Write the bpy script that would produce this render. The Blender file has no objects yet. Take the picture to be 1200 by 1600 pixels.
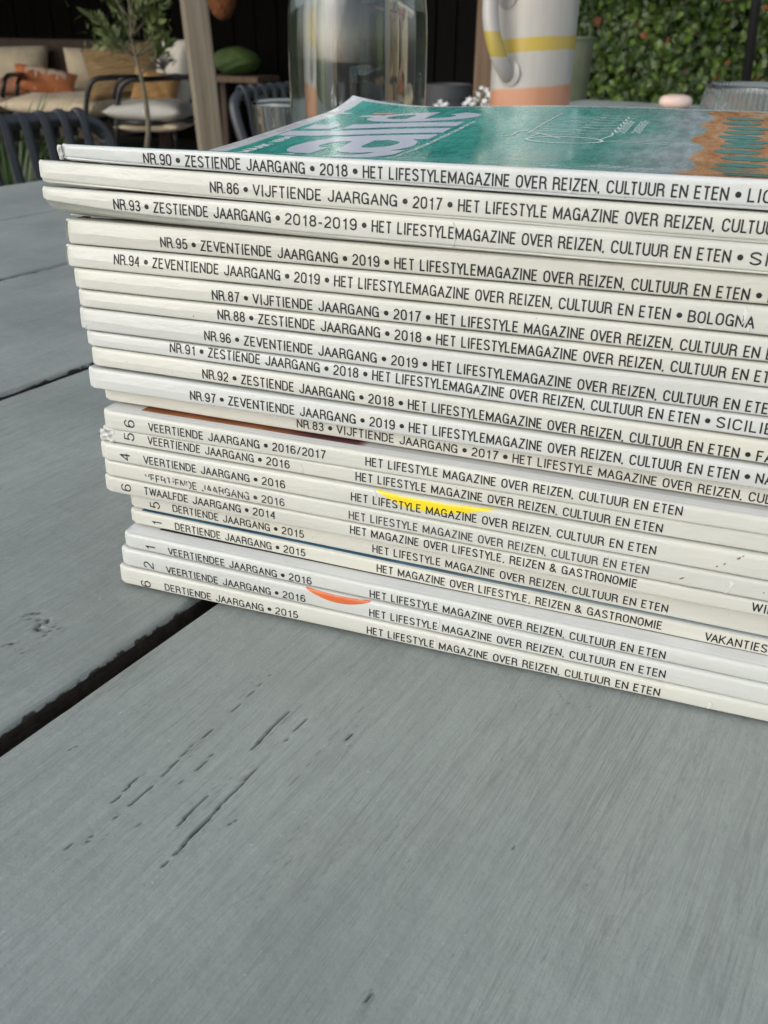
import bpy, bmesh, math, random
import numpy as np
from mathutils import Vector, Matrix
random.seed(7)
sc = bpy.context.scene
# ---------------------------------------------------------------- camera
YAW, PITCH, ROLL, FPX = math.radians(19.17), math.radians(27.63), math.radians(.7), 1450.0
CAMP = Vector((0, -.22644, .16772))
fw = Vector((-math.sin(YAW)*math.cos(PITCH), math.cos(YAW)*math.cos(PITCH), -math.sin(PITCH)))
rt = Vector((math.cos(YAW), math.sin(YAW), 0)); up = rt.cross(fw)
RT = math.cos(ROLL)*rt + math.sin(ROLL)*up; UP = -math.sin(ROLL)*rt + math.cos(ROLL)*up
cam_data = bpy.data.cameras.new('camera'); cam = bpy.data.objects.new('camera', cam_data)
sc.collection.objects.link(cam); sc.camera = cam
cam.matrix_world = Matrix(((RT.x, UP.x, -fw.x, CAMP.x), (RT.y, UP.y, -fw.y, CAMP.y), (RT.z, UP.z, -fw.z, CAMP.z), (0, 0, 0, 1)))
cam_data.sensor_fit = 'VERTICAL'; cam_data.sensor_height = 9.8; cam_data.lens = 9.8*FPX/1600
cam_data.clip_start = .01; cam_data.clip_end = 200
cam_data.dof.use_dof = True; cam_data.dof.focus_distance = .265; cam_data.dof.aperture_fstop = 8.8
# ---------------------------------------------------------------- daylight: overcast
SUN_EL, SUN_AZ = math.radians(29), math.radians(211)     # azimuth clockwise from +Y
world = bpy.data.worlds.new('World'); sc.world = world; world.use_nodes = True
wn = world.node_tree.nodes; wl = world.node_tree.links
sky = wn.new('ShaderNodeTexSky'); sky.sky_type = 'NISHITA'; sky.sun_disc = False
sky.sun_elevation = SUN_EL; sky.sun_rotation = SUN_AZ; sky.air_density = 1.0; sky.dust_density = 2.0; sky.ozone_density = 1.0
cloud = wn.new('ShaderNodeHueSaturation'); cloud.inputs['Saturation'].default_value = .45; wl.new(sky.outputs[0], cloud.inputs['Color']); wl.new(cloud.outputs[0], wn['Background'].inputs[0]); wn['Background'].inputs[1].default_value = .15
sund = bpy.data.lights.new('sun', 'SUN'); sund.energy = .50; sund.angle = math.radians(65); sund.color = (1, .985, .955)
suno = bpy.data.objects.new('sun', sund); sc.collection.objects.link(suno)
sd = Vector((math.sin(SUN_AZ)*math.cos(SUN_EL), math.cos(SUN_AZ)*math.cos(SUN_EL), math.sin(SUN_EL)))
suno.rotation_euler = (-sd).to_track_quat('-Z', 'Y').to_euler(); suno.location = (0, 0, 5)
sc.view_settings.view_transform = 'Standard'; sc.view_settings.look = 'None'; sc.view_settings.gamma = 1
sc.view_settings.exposure = 0.45; sc.view_settings.use_curve_mapping = False
# ---------------------------------------------------------------- helpers
def at(px, py, Y):
    """the point at depth Y (metres along +Y) seen at a place of the photograph"""
    d = RT*((px-600)/FPX) + UP*((800-py)/FPX) + fw
    return CAMP + d*((Y-CAMP.y)/d.y)
def atz(px, py, Z):
    d = RT*((px-600)/FPX) + UP*((800-py)/FPX) + fw
    return CAMP + d*((Z-CAMP.z)/d.z)
def lnk(o, parent=None):
    sc.collection.objects.link(o)
    if parent: o.parent = parent
    return o
def tag(o, label=None, cat=None, group=None, kind=None):
    if label: o['label'] = label
    if cat: o['category'] = cat
    if group: o['group'] = group
    if kind: o['kind'] = kind
    return o
def thing(name, label, cat, loc=(0, 0, 0), rz=0, group=None):
    o = lnk(bpy.data.objects.new(name, None)); o.location = loc; o.rotation_euler = (0, 0, rz); o.empty_display_size = .05
    return tag(o, label, cat, group)
class MB:
    def __init__(s): s.v = []; s.f = []; s.m = []
    def add(s, vs, fs, mi=0):
        b = len(s.v); s.v += [tuple(v) for v in vs]; s.f += [tuple(b+i for i in f) for f in fs]; s.m += [mi]*len(fs)
    def box(s, c, d, R=None, mi=0):
        vs = [Vector((x*d[0]/2, y*d[1]/2, z*d[2]/2)) for x in (-1, 1) for y in (-1, 1) for z in (-1, 1)]
        if R: vs = [R @ v for v in vs]
        s.add([v+Vector(c) for v in vs], [(0, 1, 3, 2), (4, 6, 7, 5), (0, 4, 5, 1), (2, 3, 7, 6), (0, 2, 6, 4), (1, 5, 7, 3)], mi)
    def tube(s, pts, r, n=10, cap=True, ry=None, upv=None):
        pts = [Vector(p) for p in pts]; rings = []; prev = None
        for i, p in enumerate(pts):
            t = (pts[min(i+1, len(pts)-1)]-pts[max(i-1, 0)]).normalized()
            if prev is None:
                a = Vector(upv) if upv else (Vector((0, 0, 1)) if abs(t.z) < .9 else Vector((1, 0, 0)))
                x = (a - t*a.dot(t)).normalized()
            else: x = (prev - t*prev.dot(t)).normalized()
            prev = x; y = t.cross(x)
            rr = r[i] if isinstance(r, (list, tuple)) else r
            r2 = rr if ry is None else ry
            rings.append([p + x*rr*math.cos(2*math.pi*k/n) + y*r2*math.sin(2*math.pi*k/n) for k in range(n)])
        vs = [v for rg in rings for v in rg]; fs = []
        for i in range(len(rings)-1):
            for k in range(n):
                a = i*n+k; b = i*n+(k+1) % n; fs.append((a, b, b+n, a+n))
        if cap: fs.append(tuple(range(n-1, -1, -1))); fs.append(tuple((len(rings)-1)*n+k for k in range(n)))
        s.add(vs, fs)
    def lathe(s, prof, n=48, c=(0, 0, 0), rfun=None):
        vs = []; fs = []
        for pp in prof:
            r, z = pp[0], pp[1]
            for k in range(n):
                a = 2*math.pi*k/n; q = r*(rfun(a, z) if rfun and len(pp) == 2 else 1)
                vs.append((c[0]+q*math.cos(a), c[1]+q*math.sin(a), c[2]+z))
        for i in range(len(prof)-1):
            for k in range(n):
                a = i*n+k; b = i*n+(k+1) % n; fs.append((a, b, b+n, a+n))
        if prof[0][0] > 1e-6: fs.append(tuple(range(n-1, -1, -1)))
        if prof[-1][0] > 1e-6: fs.append(tuple((len(prof)-1)*n+k for k in range(n)))
        s.add(vs, fs)
    def mesh(s, name, mats, smooth=False, clean=False):
        me = bpy.data.meshes.new(name); me.from_pydata(s.v, [], s.f)
        for m in (mats if isinstance(mats, (list, tuple)) else [mats]): me.materials.append(m)
        me.polygons.foreach_set('material_index', s.m)
        if clean:
            bm = bmesh.new(); bm.from_mesh(me); bmesh.ops.remove_doubles(bm, verts=bm.verts, dist=1e-6); bmesh.ops.recalc_face_normals(bm, faces=bm.faces); bm.to_mesh(me); bm.free()
        if smooth: me.shade_smooth() if smooth is True else me.set_sharp_from_angle(angle=smooth)
        me.update(); return me
    def build(s, name, mats, parent=None, smooth=False, bevel=0, seg=2, clean=True):
        me = s.mesh(name, mats, smooth, clean)
        if smooth and smooth is not True:
            me.polygons.foreach_set('use_smooth', [True]*len(me.polygons))
        o = lnk(bpy.data.objects.new(name, me), parent)
        if bevel:
            b = o.modifiers.new('bevel', 'BEVEL'); b.width = bevel; b.segments = seg; b.limit_method = 'ANGLE'
        return o
def arcpts(c, r, a0, a1, n, ax, ay):
    c = Vector(c); ax = Vector(ax); ay = Vector(ay)
    return [c+ax*(r*math.cos(math.radians(a0+(a1-a0)*i/n)))+ay*(r*math.sin(math.radians(a0+(a1-a0)*i/n))) for i in range(n+1)]
def roundpath(pts, r, n=6):
    pts = [Vector(p) for p in pts]; out = [pts[0]]
    for i in range(1, len(pts)-1):
        a, b, c = pts[i-1], pts[i], pts[i+1]
        d0 = min(r, (a-b).length*.49); d1 = min(r, (c-b).length*.49)
        p0 = b+(a-b).normalized()*d0; p1 = b+(c-b).normalized()*d1
        for k in range(n+1):
            t = k/n; out.append(p0*(1-t)**2+b*2*t*(1-t)+p1*t*t)
    out.append(pts[-1]); return out
# ---------------------------------------------------------------- materials
def newmat(name, base=(.5, .5, .5), rough=.5, **kw):
    m = bpy.data.materials.new(name); m.use_nodes = True; b = m.node_tree.nodes['Principled BSDF']
    b.inputs['Base Color'].default_value = (*base, 1); b.inputs['Roughness'].default_value = rough
    for k, v in kw.items(): b.inputs[k.replace('_', ' ')].default_value = v
    return m
class NT:
    def __init__(s, m): s.n = m.node_tree.nodes; s.l = m.node_tree.links; s.b = s.n['Principled BSDF']
    def co(s, kind='Object', scale=(1, 1, 1), rot=(0, 0, 0)):
        t = s.n.new('ShaderNodeTexCoord'); mp = s.n.new('ShaderNodeMapping'); mp.inputs['Scale'].default_value = scale; mp.inputs['Rotation'].default_value = rot
        s.l.new(t.outputs[kind], mp.inputs[0]); return mp.outputs[0]
    def noise(s, vec, scale, detail=4, rough=.55, dist=0):
        n = s.n.new('ShaderNodeTexNoise'); s.l.new(vec, n.inputs['Vector']); n.inputs['Scale'].default_value = scale; n.inputs['Detail'].default_value = detail
        n.inputs['Roughness'].default_value = rough; n.inputs['Distortion'].default_value = dist; return n.outputs[0]
    def ramp(s, fac, stops, interp='LINEAR'):
        r = s.n.new('ShaderNodeValToRGB'); s.l.new(fac, r.inputs[0]); r.color_ramp.interpolation = interp
        while len(r.color_ramp.elements) < len(stops): r.color_ramp.elements.new(.5)
        for e, (p, c) in zip(r.color_ramp.elements, stops): e.position = p; e.color = (*c, 1) if len(c) == 3 else c
        return r.outputs[0]
    def mix(s, fac, a, b, mode='MIX'):
        m = s.n.new('ShaderNodeMix'); m.data_type = 'RGBA'; m.blend_type = mode
        for sock, v in ((m.inputs[0], fac), (m.inputs[6], a), (m.inputs[7], b)):
            if isinstance(v, (int, float)): sock.default_value = v
            elif isinstance(v, tuple): sock.default_value = (*v, 1)
            else: s.l.new(v, sock)
        return m.outputs[2]
    def math(s, op, a, b=0.0, c=None):
        m = s.n.new('ShaderNodeMath'); m.operation = op
        for i, v in enumerate((a, b) if c is None else (a, b, c)):
            if isinstance(v, (int, float)): m.inputs[i].default_value = v
            else: s.l.new(v, m.inputs[i])
        return m.outputs[0]
    def bump(s, h, strength=.3, dist=.001, prev=None):
        b = s.n.new('ShaderNodeBump'); b.inputs['Strength'].default_value = strength; b.inputs['Distance'].default_value = dist
        s.l.new(h, b.inputs['Height'])
        if prev: s.l.new(prev, b.inputs['Normal'])
        return b.outputs[0]
    def attr(s, name):
        a = s.n.new('ShaderNodeAttribute'); a.attribute_name = name; return a.outputs['Fac']
    def set(s, k, v): s.l.new(v, s.b.inputs[k])
def simple(name, c1, c2, scale, rough=.6, bump=0, bdist=.001, stretch=(1, 1, 1), detail=4, **kw):
    m = newmat(name, c1, rough, **kw); t = NT(m); v = t.co('Object', stretch)
    n = t.noise(v, scale, detail); t.set('Base Color', t.ramp(n, [(.3, c1), (.7, c2)]))
    if bump: t.set('Normal', t.bump(n, bump, bdist))
    return m
# ---------------------------------------------------------------- the table
TDX, TDY = .2105, .9776          # direction of the boards (u across, v along)
VD = Vector((TDX, TDY, 0)); UD = Vector((TDY, -TDX, 0))
def uv2w(u, v, z=0): return UD*u + VD*v + Vector((0, 0, z))
def w2uv(p): return p.x*UD.x+p.y*UD.y, p.x*VD.x+p.y*VD.y
def hash2(ix, iy, seed):
    h = (ix.astype(np.int64)*374761393 + iy.astype(np.int64)*668265263 + seed*974634777) & 0x7fffffff
    h = (h ^ (h >> 13))*1274126177 & 0x7fffffff
    return ((h ^ (h >> 16)) & 0xffff)/65535.0
def vnoise(x, y, seed):
    ix = np.floor(x); iy = np.floor(y); fx = x-ix; fy = y-iy; fx = fx*fx*(3-2*fx); fy = fy*fy*(3-2*fy)
    a = hash2(ix, iy, seed); b = hash2(ix+1, iy, seed); c = hash2(ix, iy+1, seed); d = hash2(ix+1, iy+1, seed)
    return (a*(1-fx)+b*fx)*(1-fy)+(c*(1-fx)+d*fx)*fy
def fbm(x, y, seed, o=3):
    s = 0; a = .5
    for i in range(o): s = s+a*(vnoise(x*2**i, y*2**i, seed+i*17)-.5); a *= .5
    return s
# paint of the boards
def paint_mat(name, base):
    m = newmat(name, base, .42); t = NT(m)
    g = t.co('Object', (1, .07, 1)); gf = t.co('Object', (1, .025, 1)); o = t.co('Object')
    grain = t.noise(g, 330, 6, .68, .9); fine = t.noise(gf, 900, 3, .7, 1.0); cloud = t.noise(o, 9, 4, .6); speck = t.noise(o, 700, 2, .5)
    dark = tuple(c*.80 for c in base); light = tuple(min(1, c*1.12) for c in base)
    col = t.ramp(cloud, [(.3, dark), (.5, base), (.72, light)])
    col = t.mix(t.ramp(grain, [(.26, (.5,)*3), (.40, (0, 0, 0))]), col, tuple(c*.72 for c in base))
    col = t.mix(t.ramp(fine, [(.66, (0,)*3), (.85, (.05,)*3)]), col, tuple(c*1.25 for c in base))
    col = t.mix(t.ramp(speck, [(.74, (0,)*3), (.78, (.6,)*3)]), col, (.62, .64, .62))
    tb = t.noise(t.co('Object', (1, .6, 1)), 14, 3, .6)
    col = t.mix(t.ramp(tb, [(.5, (0,)*3), (.75, (.35,)*3)]), col, (base[0]*.95, base[1]*.88, base[2]*.78))
    mo = t.noise(t.co('Object', (1, .45, 1)), 110, 5, .75); col = t.mix(t.ramp(mo, [(.35, (.35,)*3), (.55, (0,)*3)]), col, tuple(c*.78 for c in base)); gl = t.noise(t.co('Object', (1, .045, 1)), 95, 3, .55, 1.2); msk = t.noise(t.co('Object', (1, .5, 1)), 16, 3, .6)
    lin = t.ramp(gl, [(.40, (0,)*3), (.425, (1,)*3), (.45, (0,)*3), (.485, (0,)*3), (.50, (.8,)*3), (.515, (0,)*3), (.56, (0,)*3), (.575, (1,)*3), (.59, (0,)*3)])
    gl2 = t.noise(t.co('Object', (1, .06, 1)), 260, 3, .6, .8); lin2 = t.ramp(gl2, [(.44, (0,)*3), (.47, (.8,)*3), (.50, (0,)*3), (.55, (0,)*3), (.575, (.7,)*3), (.60, (0,)*3)])
    ln = t.math('MULTIPLY', t.math('MAXIMUM', lin, lin2), t.ramp(msk, [(.38, (.10,)*3), (.62, (.75,)*3)])); col = t.mix(t.math('MULTIPLY', ln, .75), col, tuple(c*.62 for c in base)); cr = t.attr('crack'); wr = t.attr('wear')
    col = t.mix(t.math('MULTIPLY', cr, .93), col, (.030, .027, .025))
    wn_ = t.noise(o, 230, 4, .7)
    wf = t.math('MULTIPLY', wr, 1.0); wf = t.ramp(t.math('ADD', wf, t.math('MULTIPLY', t.math('SUBTRACT', wn_, .5), .5)), [(.42, (0,)*3), (.52, (1,)*3)])
    col = t.mix(wf, col, t.ramp(wn_, [(.35, (.018, .015, .012)), (.68, (.065, .052, .040))]))
    t.set('Base Color', col)
    t.set('Roughness', t.math('ADD', t.math('MULTIPLY', cloud, .25), t.math('ADD', .36, t.math('MULTIPLY', wf, .3))))
    mot = t.noise(o, 160, 4, .7)
    n1 = t.bump(grain, .85, .0009); n2 = t.bump(fine, .07, .0003, t.bump(mot, .5, .0007, n1)); n3 = t.bump(ln, -.8, .0007, t.bump(cloud, .12, .002, n2))
    t.set('Normal', n3); return m
M_paint = paint_mat('painted_board', (.310, .345, .322))
M_frame = simple('dark_frame_wood', (.05, .052, .05), (.08, .08, .075), 30, .7)
PX = lambda x, y: w2uv(atz(x, y, 0))
CRACKS = [ # (pixels of the photograph, width mm, depth mm)
 ([(425, 1050), (385, 1090), (345, 1127)], .5, .5), ([(345, 1127), (318, 1150), (300, 1165), (262, 1203), (245, 1220)], .75, .7), ([(243, 1222), (222, 1242), (200, 1259)], .8, .9), ([(196, 1262), (178, 1279)], .7, .8),
 ([(455, 1108), (438, 1124), (422, 1140), (404, 1160), (391, 1174)], 1.0, 1.1), ([(485, 1117), (468, 1134), (445, 1158)], .6, .6),
 ([(372, 1192), (350, 1218), (326, 1239)], .6, .6), ([(325, 1241), (298, 1268), (277, 1289)], 1.1, 1.2),
 ([(425, 1177), (402, 1199), (375, 1228), (350, 1252)], .9, .8), ([(350, 1252), (325, 1280), (300, 1305), (283, 1325), (265, 1341)], 1.3, 1.4), ([(265, 1341), (252, 1356)], .8, .8),
 ([(240, 1195), (224, 1210), (208, 1220), (190, 1241), (177, 1253)], .7, .7), ([(335, 1175), (318, 1192), (304, 1206)], .6, .6), ([(292, 1214), (276, 1226), (262, 1238)], .5, .5),
 ([(550, 1147), (545, 1152), (540, 1157)], .7, .6), ([(224, 1280), (214, 1292)], .8, .8), ([(149, 1300), (132, 1320)], .6, .7), ([(120, 1312), (100, 1328)], .5, .5), ([(205, 1282), (190, 1296)], .4, .4),
 ([(120, 1165), (108, 1172)], .6, .5), ([(30, 1298), (22, 1306)], .8, .7), ([(370, 1280), (355, 1290)], .6, .5), ([(600, 1075), (520, 1150), (470, 1210), (430, 1255)], .35, .3),
 ([(700, 1130), (640, 1180), (560, 1262), (500, 1330)], .35, .25), ([(760, 1225), (735, 1260), (700, 1310)], .35, .35), ([(905, 1262), (885, 1300), (870, 1322)], .45, .4), ([(878, 1322), (850, 1365)], .4, .4),
 ([(1090, 1178), (1060, 1235), (1035, 1275)], .4, .3), ([(1150, 1200), (1120, 1262), (1095, 1310)], .35, .3), ([(960, 1290), (930, 1350), (915, 1385)], .5, .4), ([(860, 1480), (842, 1515), (830, 1540)], .5, .5), ([(1130, 1430), (1112, 1470), (1105, 1500)], .4, .3),
 ([(810, 1315), (800, 1328)], .8, .6), ([(590, 1550), (578, 1570), (560, 1592)], .7, .5), ([(583, 1552), (572, 1566)], .9, .4), ([(700, 1420), (670, 1470), (640, 1520)], .35, .3), ([(660, 1540), (640, 1580)], .4, .3),
 ([(410, 1180), (380, 1215), (340, 1262)], .3, .25), ([(520, 1220), (470, 1290), (420, 1360), (380, 1420)], .3, .22), ([(560, 1280), (520, 1345), (470, 1420)], .3, .22), ([(460, 1330), (400, 1420)], .3, .2),
 ([(868, 1062), (871, 1080), (884, 1097), (905, 1108)], .62, .35), ([(936, 1084), (928, 1100), (915, 1112)], .55, .3), ([(862, 1112), (880, 1124)], .6, .35), ([(893, 1085), (905, 1090), (900, 1098)], .6, .35), ([(815, 1082), (806, 1105), (803, 1120)], .5, .25),
 # far-left boards
 ([(52, 961), (60, 968), (64, 975), (57, 982), (70, 990), (83, 995)], 1.6, 1.0), ([(45, 950), (52, 961)], 1.0, .7), ([(70, 965), (76, 985), (82, 992)], .8, .5), ([(10, 1000), (20, 1008)], .6, .4), ([(0, 1040), (30, 1022), (65, 1008)], .5, .3),
 ([(56, 955), (72, 968), (86, 980)], .7, .6), ([(48, 972), (62, 984), (75, 999)], .7, .6), ([(40, 958), (48, 969)], .6, .5), ([(78, 962), (70, 980)], .6, .5), ([(30, 966), (44, 960)], .5, .3), ([(88, 985), (98, 978)], .5, .3), ([(0, 1012), (22, 1000)], .4, .3), ([(60, 1105), (120, 1068)], .3, .2), ([(30, 880), (70, 845)], .3, .2)]
for _k in range(22):                          # hairlines between the measured cracks
    a_ = random.uniform(0, 1200); b_ = random.uniform(1010, 1600); p_ = atz(a_, b_, 0); L_ = random.uniform(.002, .014)
    CRACKS.append((('w', p_, L_, random.uniform(-.02, .02)), random.choice([.18, .22, .26, .32]), random.uniform(.08, .18)))
def crack_uv():
    out = []; rs = random.Random(3)
    for pts, w, d in CRACKS:
        if pts[0] != 'w' and pts[0][0] > 610: w *= .62; d *= .6
        if pts[0] == 'w':
            u, v = w2uv(pts[1]); n = 4; q = [(u+pts[3]*pts[2]*i/n+random.uniform(-.0002, .0002), v+pts[2]*i/n) for i in range(n+1)]
        else: q = [PX(*p) for p in pts]
        out.append((np.array(q), w*.001, d*.001))
        if pts[0] != 'w' and w >= .5:
            for _ in range(2):
                off = rs.uniform(-.0028, .0028); sh = rs.uniform(-.006, .006); out.append((np.array([(u_+off+rs.uniform(-.0003, .0003), v_+sh) for u_, v_ in q]), rs.uniform(.22, .34)*.001, .00025))
    return out
CR = crack_uv()
def board(idx, u0, u1, v0, v1, zones, thick=.030, name='board'):
    """zones: list of (v_start, v_end, du, dv) grid densities"""
    us = [u0, u0+.0004, u0+.0010, u0+.0018, u0+.003]; du = zones['du']
    us += list(np.arange(u0+.0042, u1-.0042, du)) + [u1-.003, u1-.0018, u1-.0010, u1-.0004, u1]
    vs = []
    for a, b, dv in zones['v']: vs += list(np.arange(a, b, dv))
    vs.append(v1); us = np.array(us); vs = np.array(vs)
    U, V = np.meshgrid(us, vs, indexing='ij')
    amp = zones.get('amp', 1)
    Z = amp*(.00030*fbm(U*260, V*9, 11+idx*31, 3) + .0008*fbm(U*18, V*2.5, 5+idx, 2) + .00010*fbm(U*900, V*40, 77+idx, 2))
    cr = np.zeros_like(U); wear = np.zeros_like(U)
    if zones.get('cracks'):
        jit = .0004*fbm(U*300, V*350, 901, 2)
        for q, w, d in CR:
            lo = q.min(0)-.004; hi = q.max(0)+.004
            if hi[0] < u0 or lo[0] > u1: continue
            m = (U > lo[0]) & (U < hi[0]) & (V > lo[1]) & (V < hi[1])
            if not m.any(): continue
            pu = U[m]+jit[m]*1.2; pv = V[m]; best = np.full(pu.shape, 1.0); tt = np.zeros(pu.shape); n = len(q)-1
            for i in range(n):
                a = q[i]; b = q[i+1]; ab = b-a; L = ab@ab
                t = np.clip(((pu-a[0])*ab[0]+(pv-a[1])*ab[1])/L, 0, 1)
                dd = np.hypot(pu-a[0]-t*ab[0], pv-a[1]-t*ab[1]); k = dd < best; best = np.where(k, dd, best); tt = np.where(k, (i+t)/n, tt)
            ww = w*.22*np.sqrt(np.clip(4*tt*(1-tt), .02, 1))*(.75+.5*vnoise(pv*350, pu*0, 5)) + 1e-5
            dash = np.clip(3.0*vnoise(pv*120+pu*900, pu*0+w*1e5, 9)-.1, .25, 1); dash = dash if w > .00055 else 1.0; s = np.exp(-(best/(ww*1.15))**4)*dash
            lip = np.exp(-((best-ww*2.2)/(ww*1.1))**2)*.12
            d = d*min(1, w/.0006); Z[m] += -d*s + d*lip; cr[m] = np.maximum(cr[m], np.clip((s*2.0-.35)*min(1, (w/.0007)**2.2), 0, 1))
    # rounded, worn arrises
    e0 = U-u0; e1 = u1-U; e = np.minimum(e0, e1); r = .0026
    chip = zones.get('chip', .35)
    ragged = chip*.0016*np.clip(fbm(V*75, U*40, 321+idx, 3)*4, -.2, 1.3)
    ee = np.clip(e-np.maximum(ragged, 0)*(e < .006), 0, r)
    Z += -(r-np.sqrt(np.clip(r*r-(r-ee)**2, 0, None)))*.9
    ev = np.clip(np.minimum(V-v0, v1-V), 0, r); Z += -(r-np.sqrt(np.clip(r*r-(r-ev)**2, 0, None)))*.9
    wear = np.clip(1-e/(0.0012+.0020*chip*np.clip(fbm(V*45, U*0, 5+idx, 2)*4, 0, 1)), 0, 1)*np.clip(.55+chip*.9*fbm(V*420, U*300, 55+idx, 3)*2, 0, 1)
    nu, nv = U.shape
    X = U*UD.x+V*VD.x; Y = U*UD.y+V*VD.y
    # coordinates of the mesh are (across, along, up): the object is turned instead
    top = np.stack([U, V, Z], -1).reshape(-1, 3)
    idx_ = np.arange(nu*nv).reshape(nu, nv)
    quads = np.stack([idx_[:-1, :-1], idx_[1:, :-1], idx_[1:, 1:], idx_[:-1, 1:]], -1).reshape(-1, 4)
    # skirt
    border = np.concatenate([idx_[:, 0], idx_[-1, 1:], idx_[-2::-1, -1], idx_[0, -2:0:-1]])
    bot = top[border].copy(); bot[:, 2] = -thick; nb = len(border); ring = top[border].copy(); base0 = len(top); base = base0+nb
    allv = np.concatenate([top, ring, bot]); j = np.arange(nb)
    skirt = np.stack([base0+j, base+j, base+(j+1) % nb, base0+(j+1) % nb], -1)
    me = bpy.data.meshes.new(name); nf = len(quads)+len(skirt)+1
    me.vertices.add(len(allv)); me.vertices.foreach_set('co', allv.astype(np.float32).ravel())
    loops = np.concatenate([quads.ravel(), skirt.ravel(), base+j[::-1]]).astype(np.int32)
    starts = np.concatenate([np.arange(len(quads)+len(skirt))*4, [(len(quads)+len(skirt))*4]]).astype(np.int32)
    me.loops.add(len(loops)); me.loops.foreach_set('vertex_index', loops); me.polygons.add(nf); me.polygons.foreach_set('loop_start', starts)
    sm = np.ones(nf, bool); sm[len(quads):] = False; me.polygons.foreach_set('use_smooth', sm)
    me.update(calc_edges=True); me.validate()
    for nm, arr in (('crack', cr), ('wear', wear)):
        a = me.attributes.new(nm, 'FLOAT', 'POINT'); full = np.zeros(len(allv), np.float32); full[:nu*nv] = arr.ravel()
        full[nu*nv:] = 1.0  # board sides take the full value of both: near-black along the gaps
        a.data.foreach_set('value', full)
    me.materials.append(M_paint)
    o = bpy.data.objects.new(name, me); lnk(o, table)
    o.rotation_euler = (0, 0, math.atan2(UD.y, UD.x)); return o
table = thing('garden_table', 'large garden table of wide blue-grey painted boards carrying the magazine pile', 'table')
G = [-.9150, -.7415+.003, -.5490+.0025, -.3485+.0035, -.1320, .0690, .270]   # left arris of every board
GW = [.004, .005, .006, .0072, .005, .005]
V0, V1 = -.42, 2.37
sp = []
for i in range(6):
    a = G[i]; b = G[i+1]-GW[i]
    if i == 4: z = dict(du=.00042, v=[(V0, -.155, .02), (-.155, .03, .0008), (.03, .10, .003), (.10, .4, .006), (.4, V1, .03)], cracks=True, chip=.12)
    elif i == 3: z = dict(du=.0007, v=[(V0, -.12, .02), (-.12, .12, .0012), (.12, .26, .003), (.26, .6, .005), (.6, V1, .03)], cracks=True, chip=.42)
    elif i == 5: z = dict(du=.003, v=[(V0, -.155, .02), (-.155, .05, .004), (.05, V1, .03)], chip=.2)
    else: z = dict(du=.0030, v=[(V0, 0, .03), (0, 1.0, .005), (1.0, V1, .02)], amp=1.6, chip=.5)
    board(i, a, b, V0, V1, z)
f_ = MB()
RZ = Matrix.Rotation(math.atan2(UD.y, UD.x), 3, 'Z')
for vv in (V0+.15, (V0+V1)/2, V1-.15): f_.box(uv2w((G[0]+G[-1])/2, vv, -.052), (G[-1]-G[0]-.10, .07, .0435), RZ)
for uu in (G[0]+.09, G[-1]-.10): f_.box(uv2w(uu, (V0+V1)/2, -.125), (.04, V1-V0-.2, .10), RZ)
f_.build('under_frame', M_frame, table, bevel=.002)
for uu in (G[0]+.10, G[-1]-.11):
    for vv in (V0+.15, V1-.15):
        l = MB(); l.box(uv2w(uu+(.045 if uu < 0 else -.045), vv, -.4125), (.07, .07, .675), RZ); l.build('leg', M_frame, table, bevel=.003)
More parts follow.
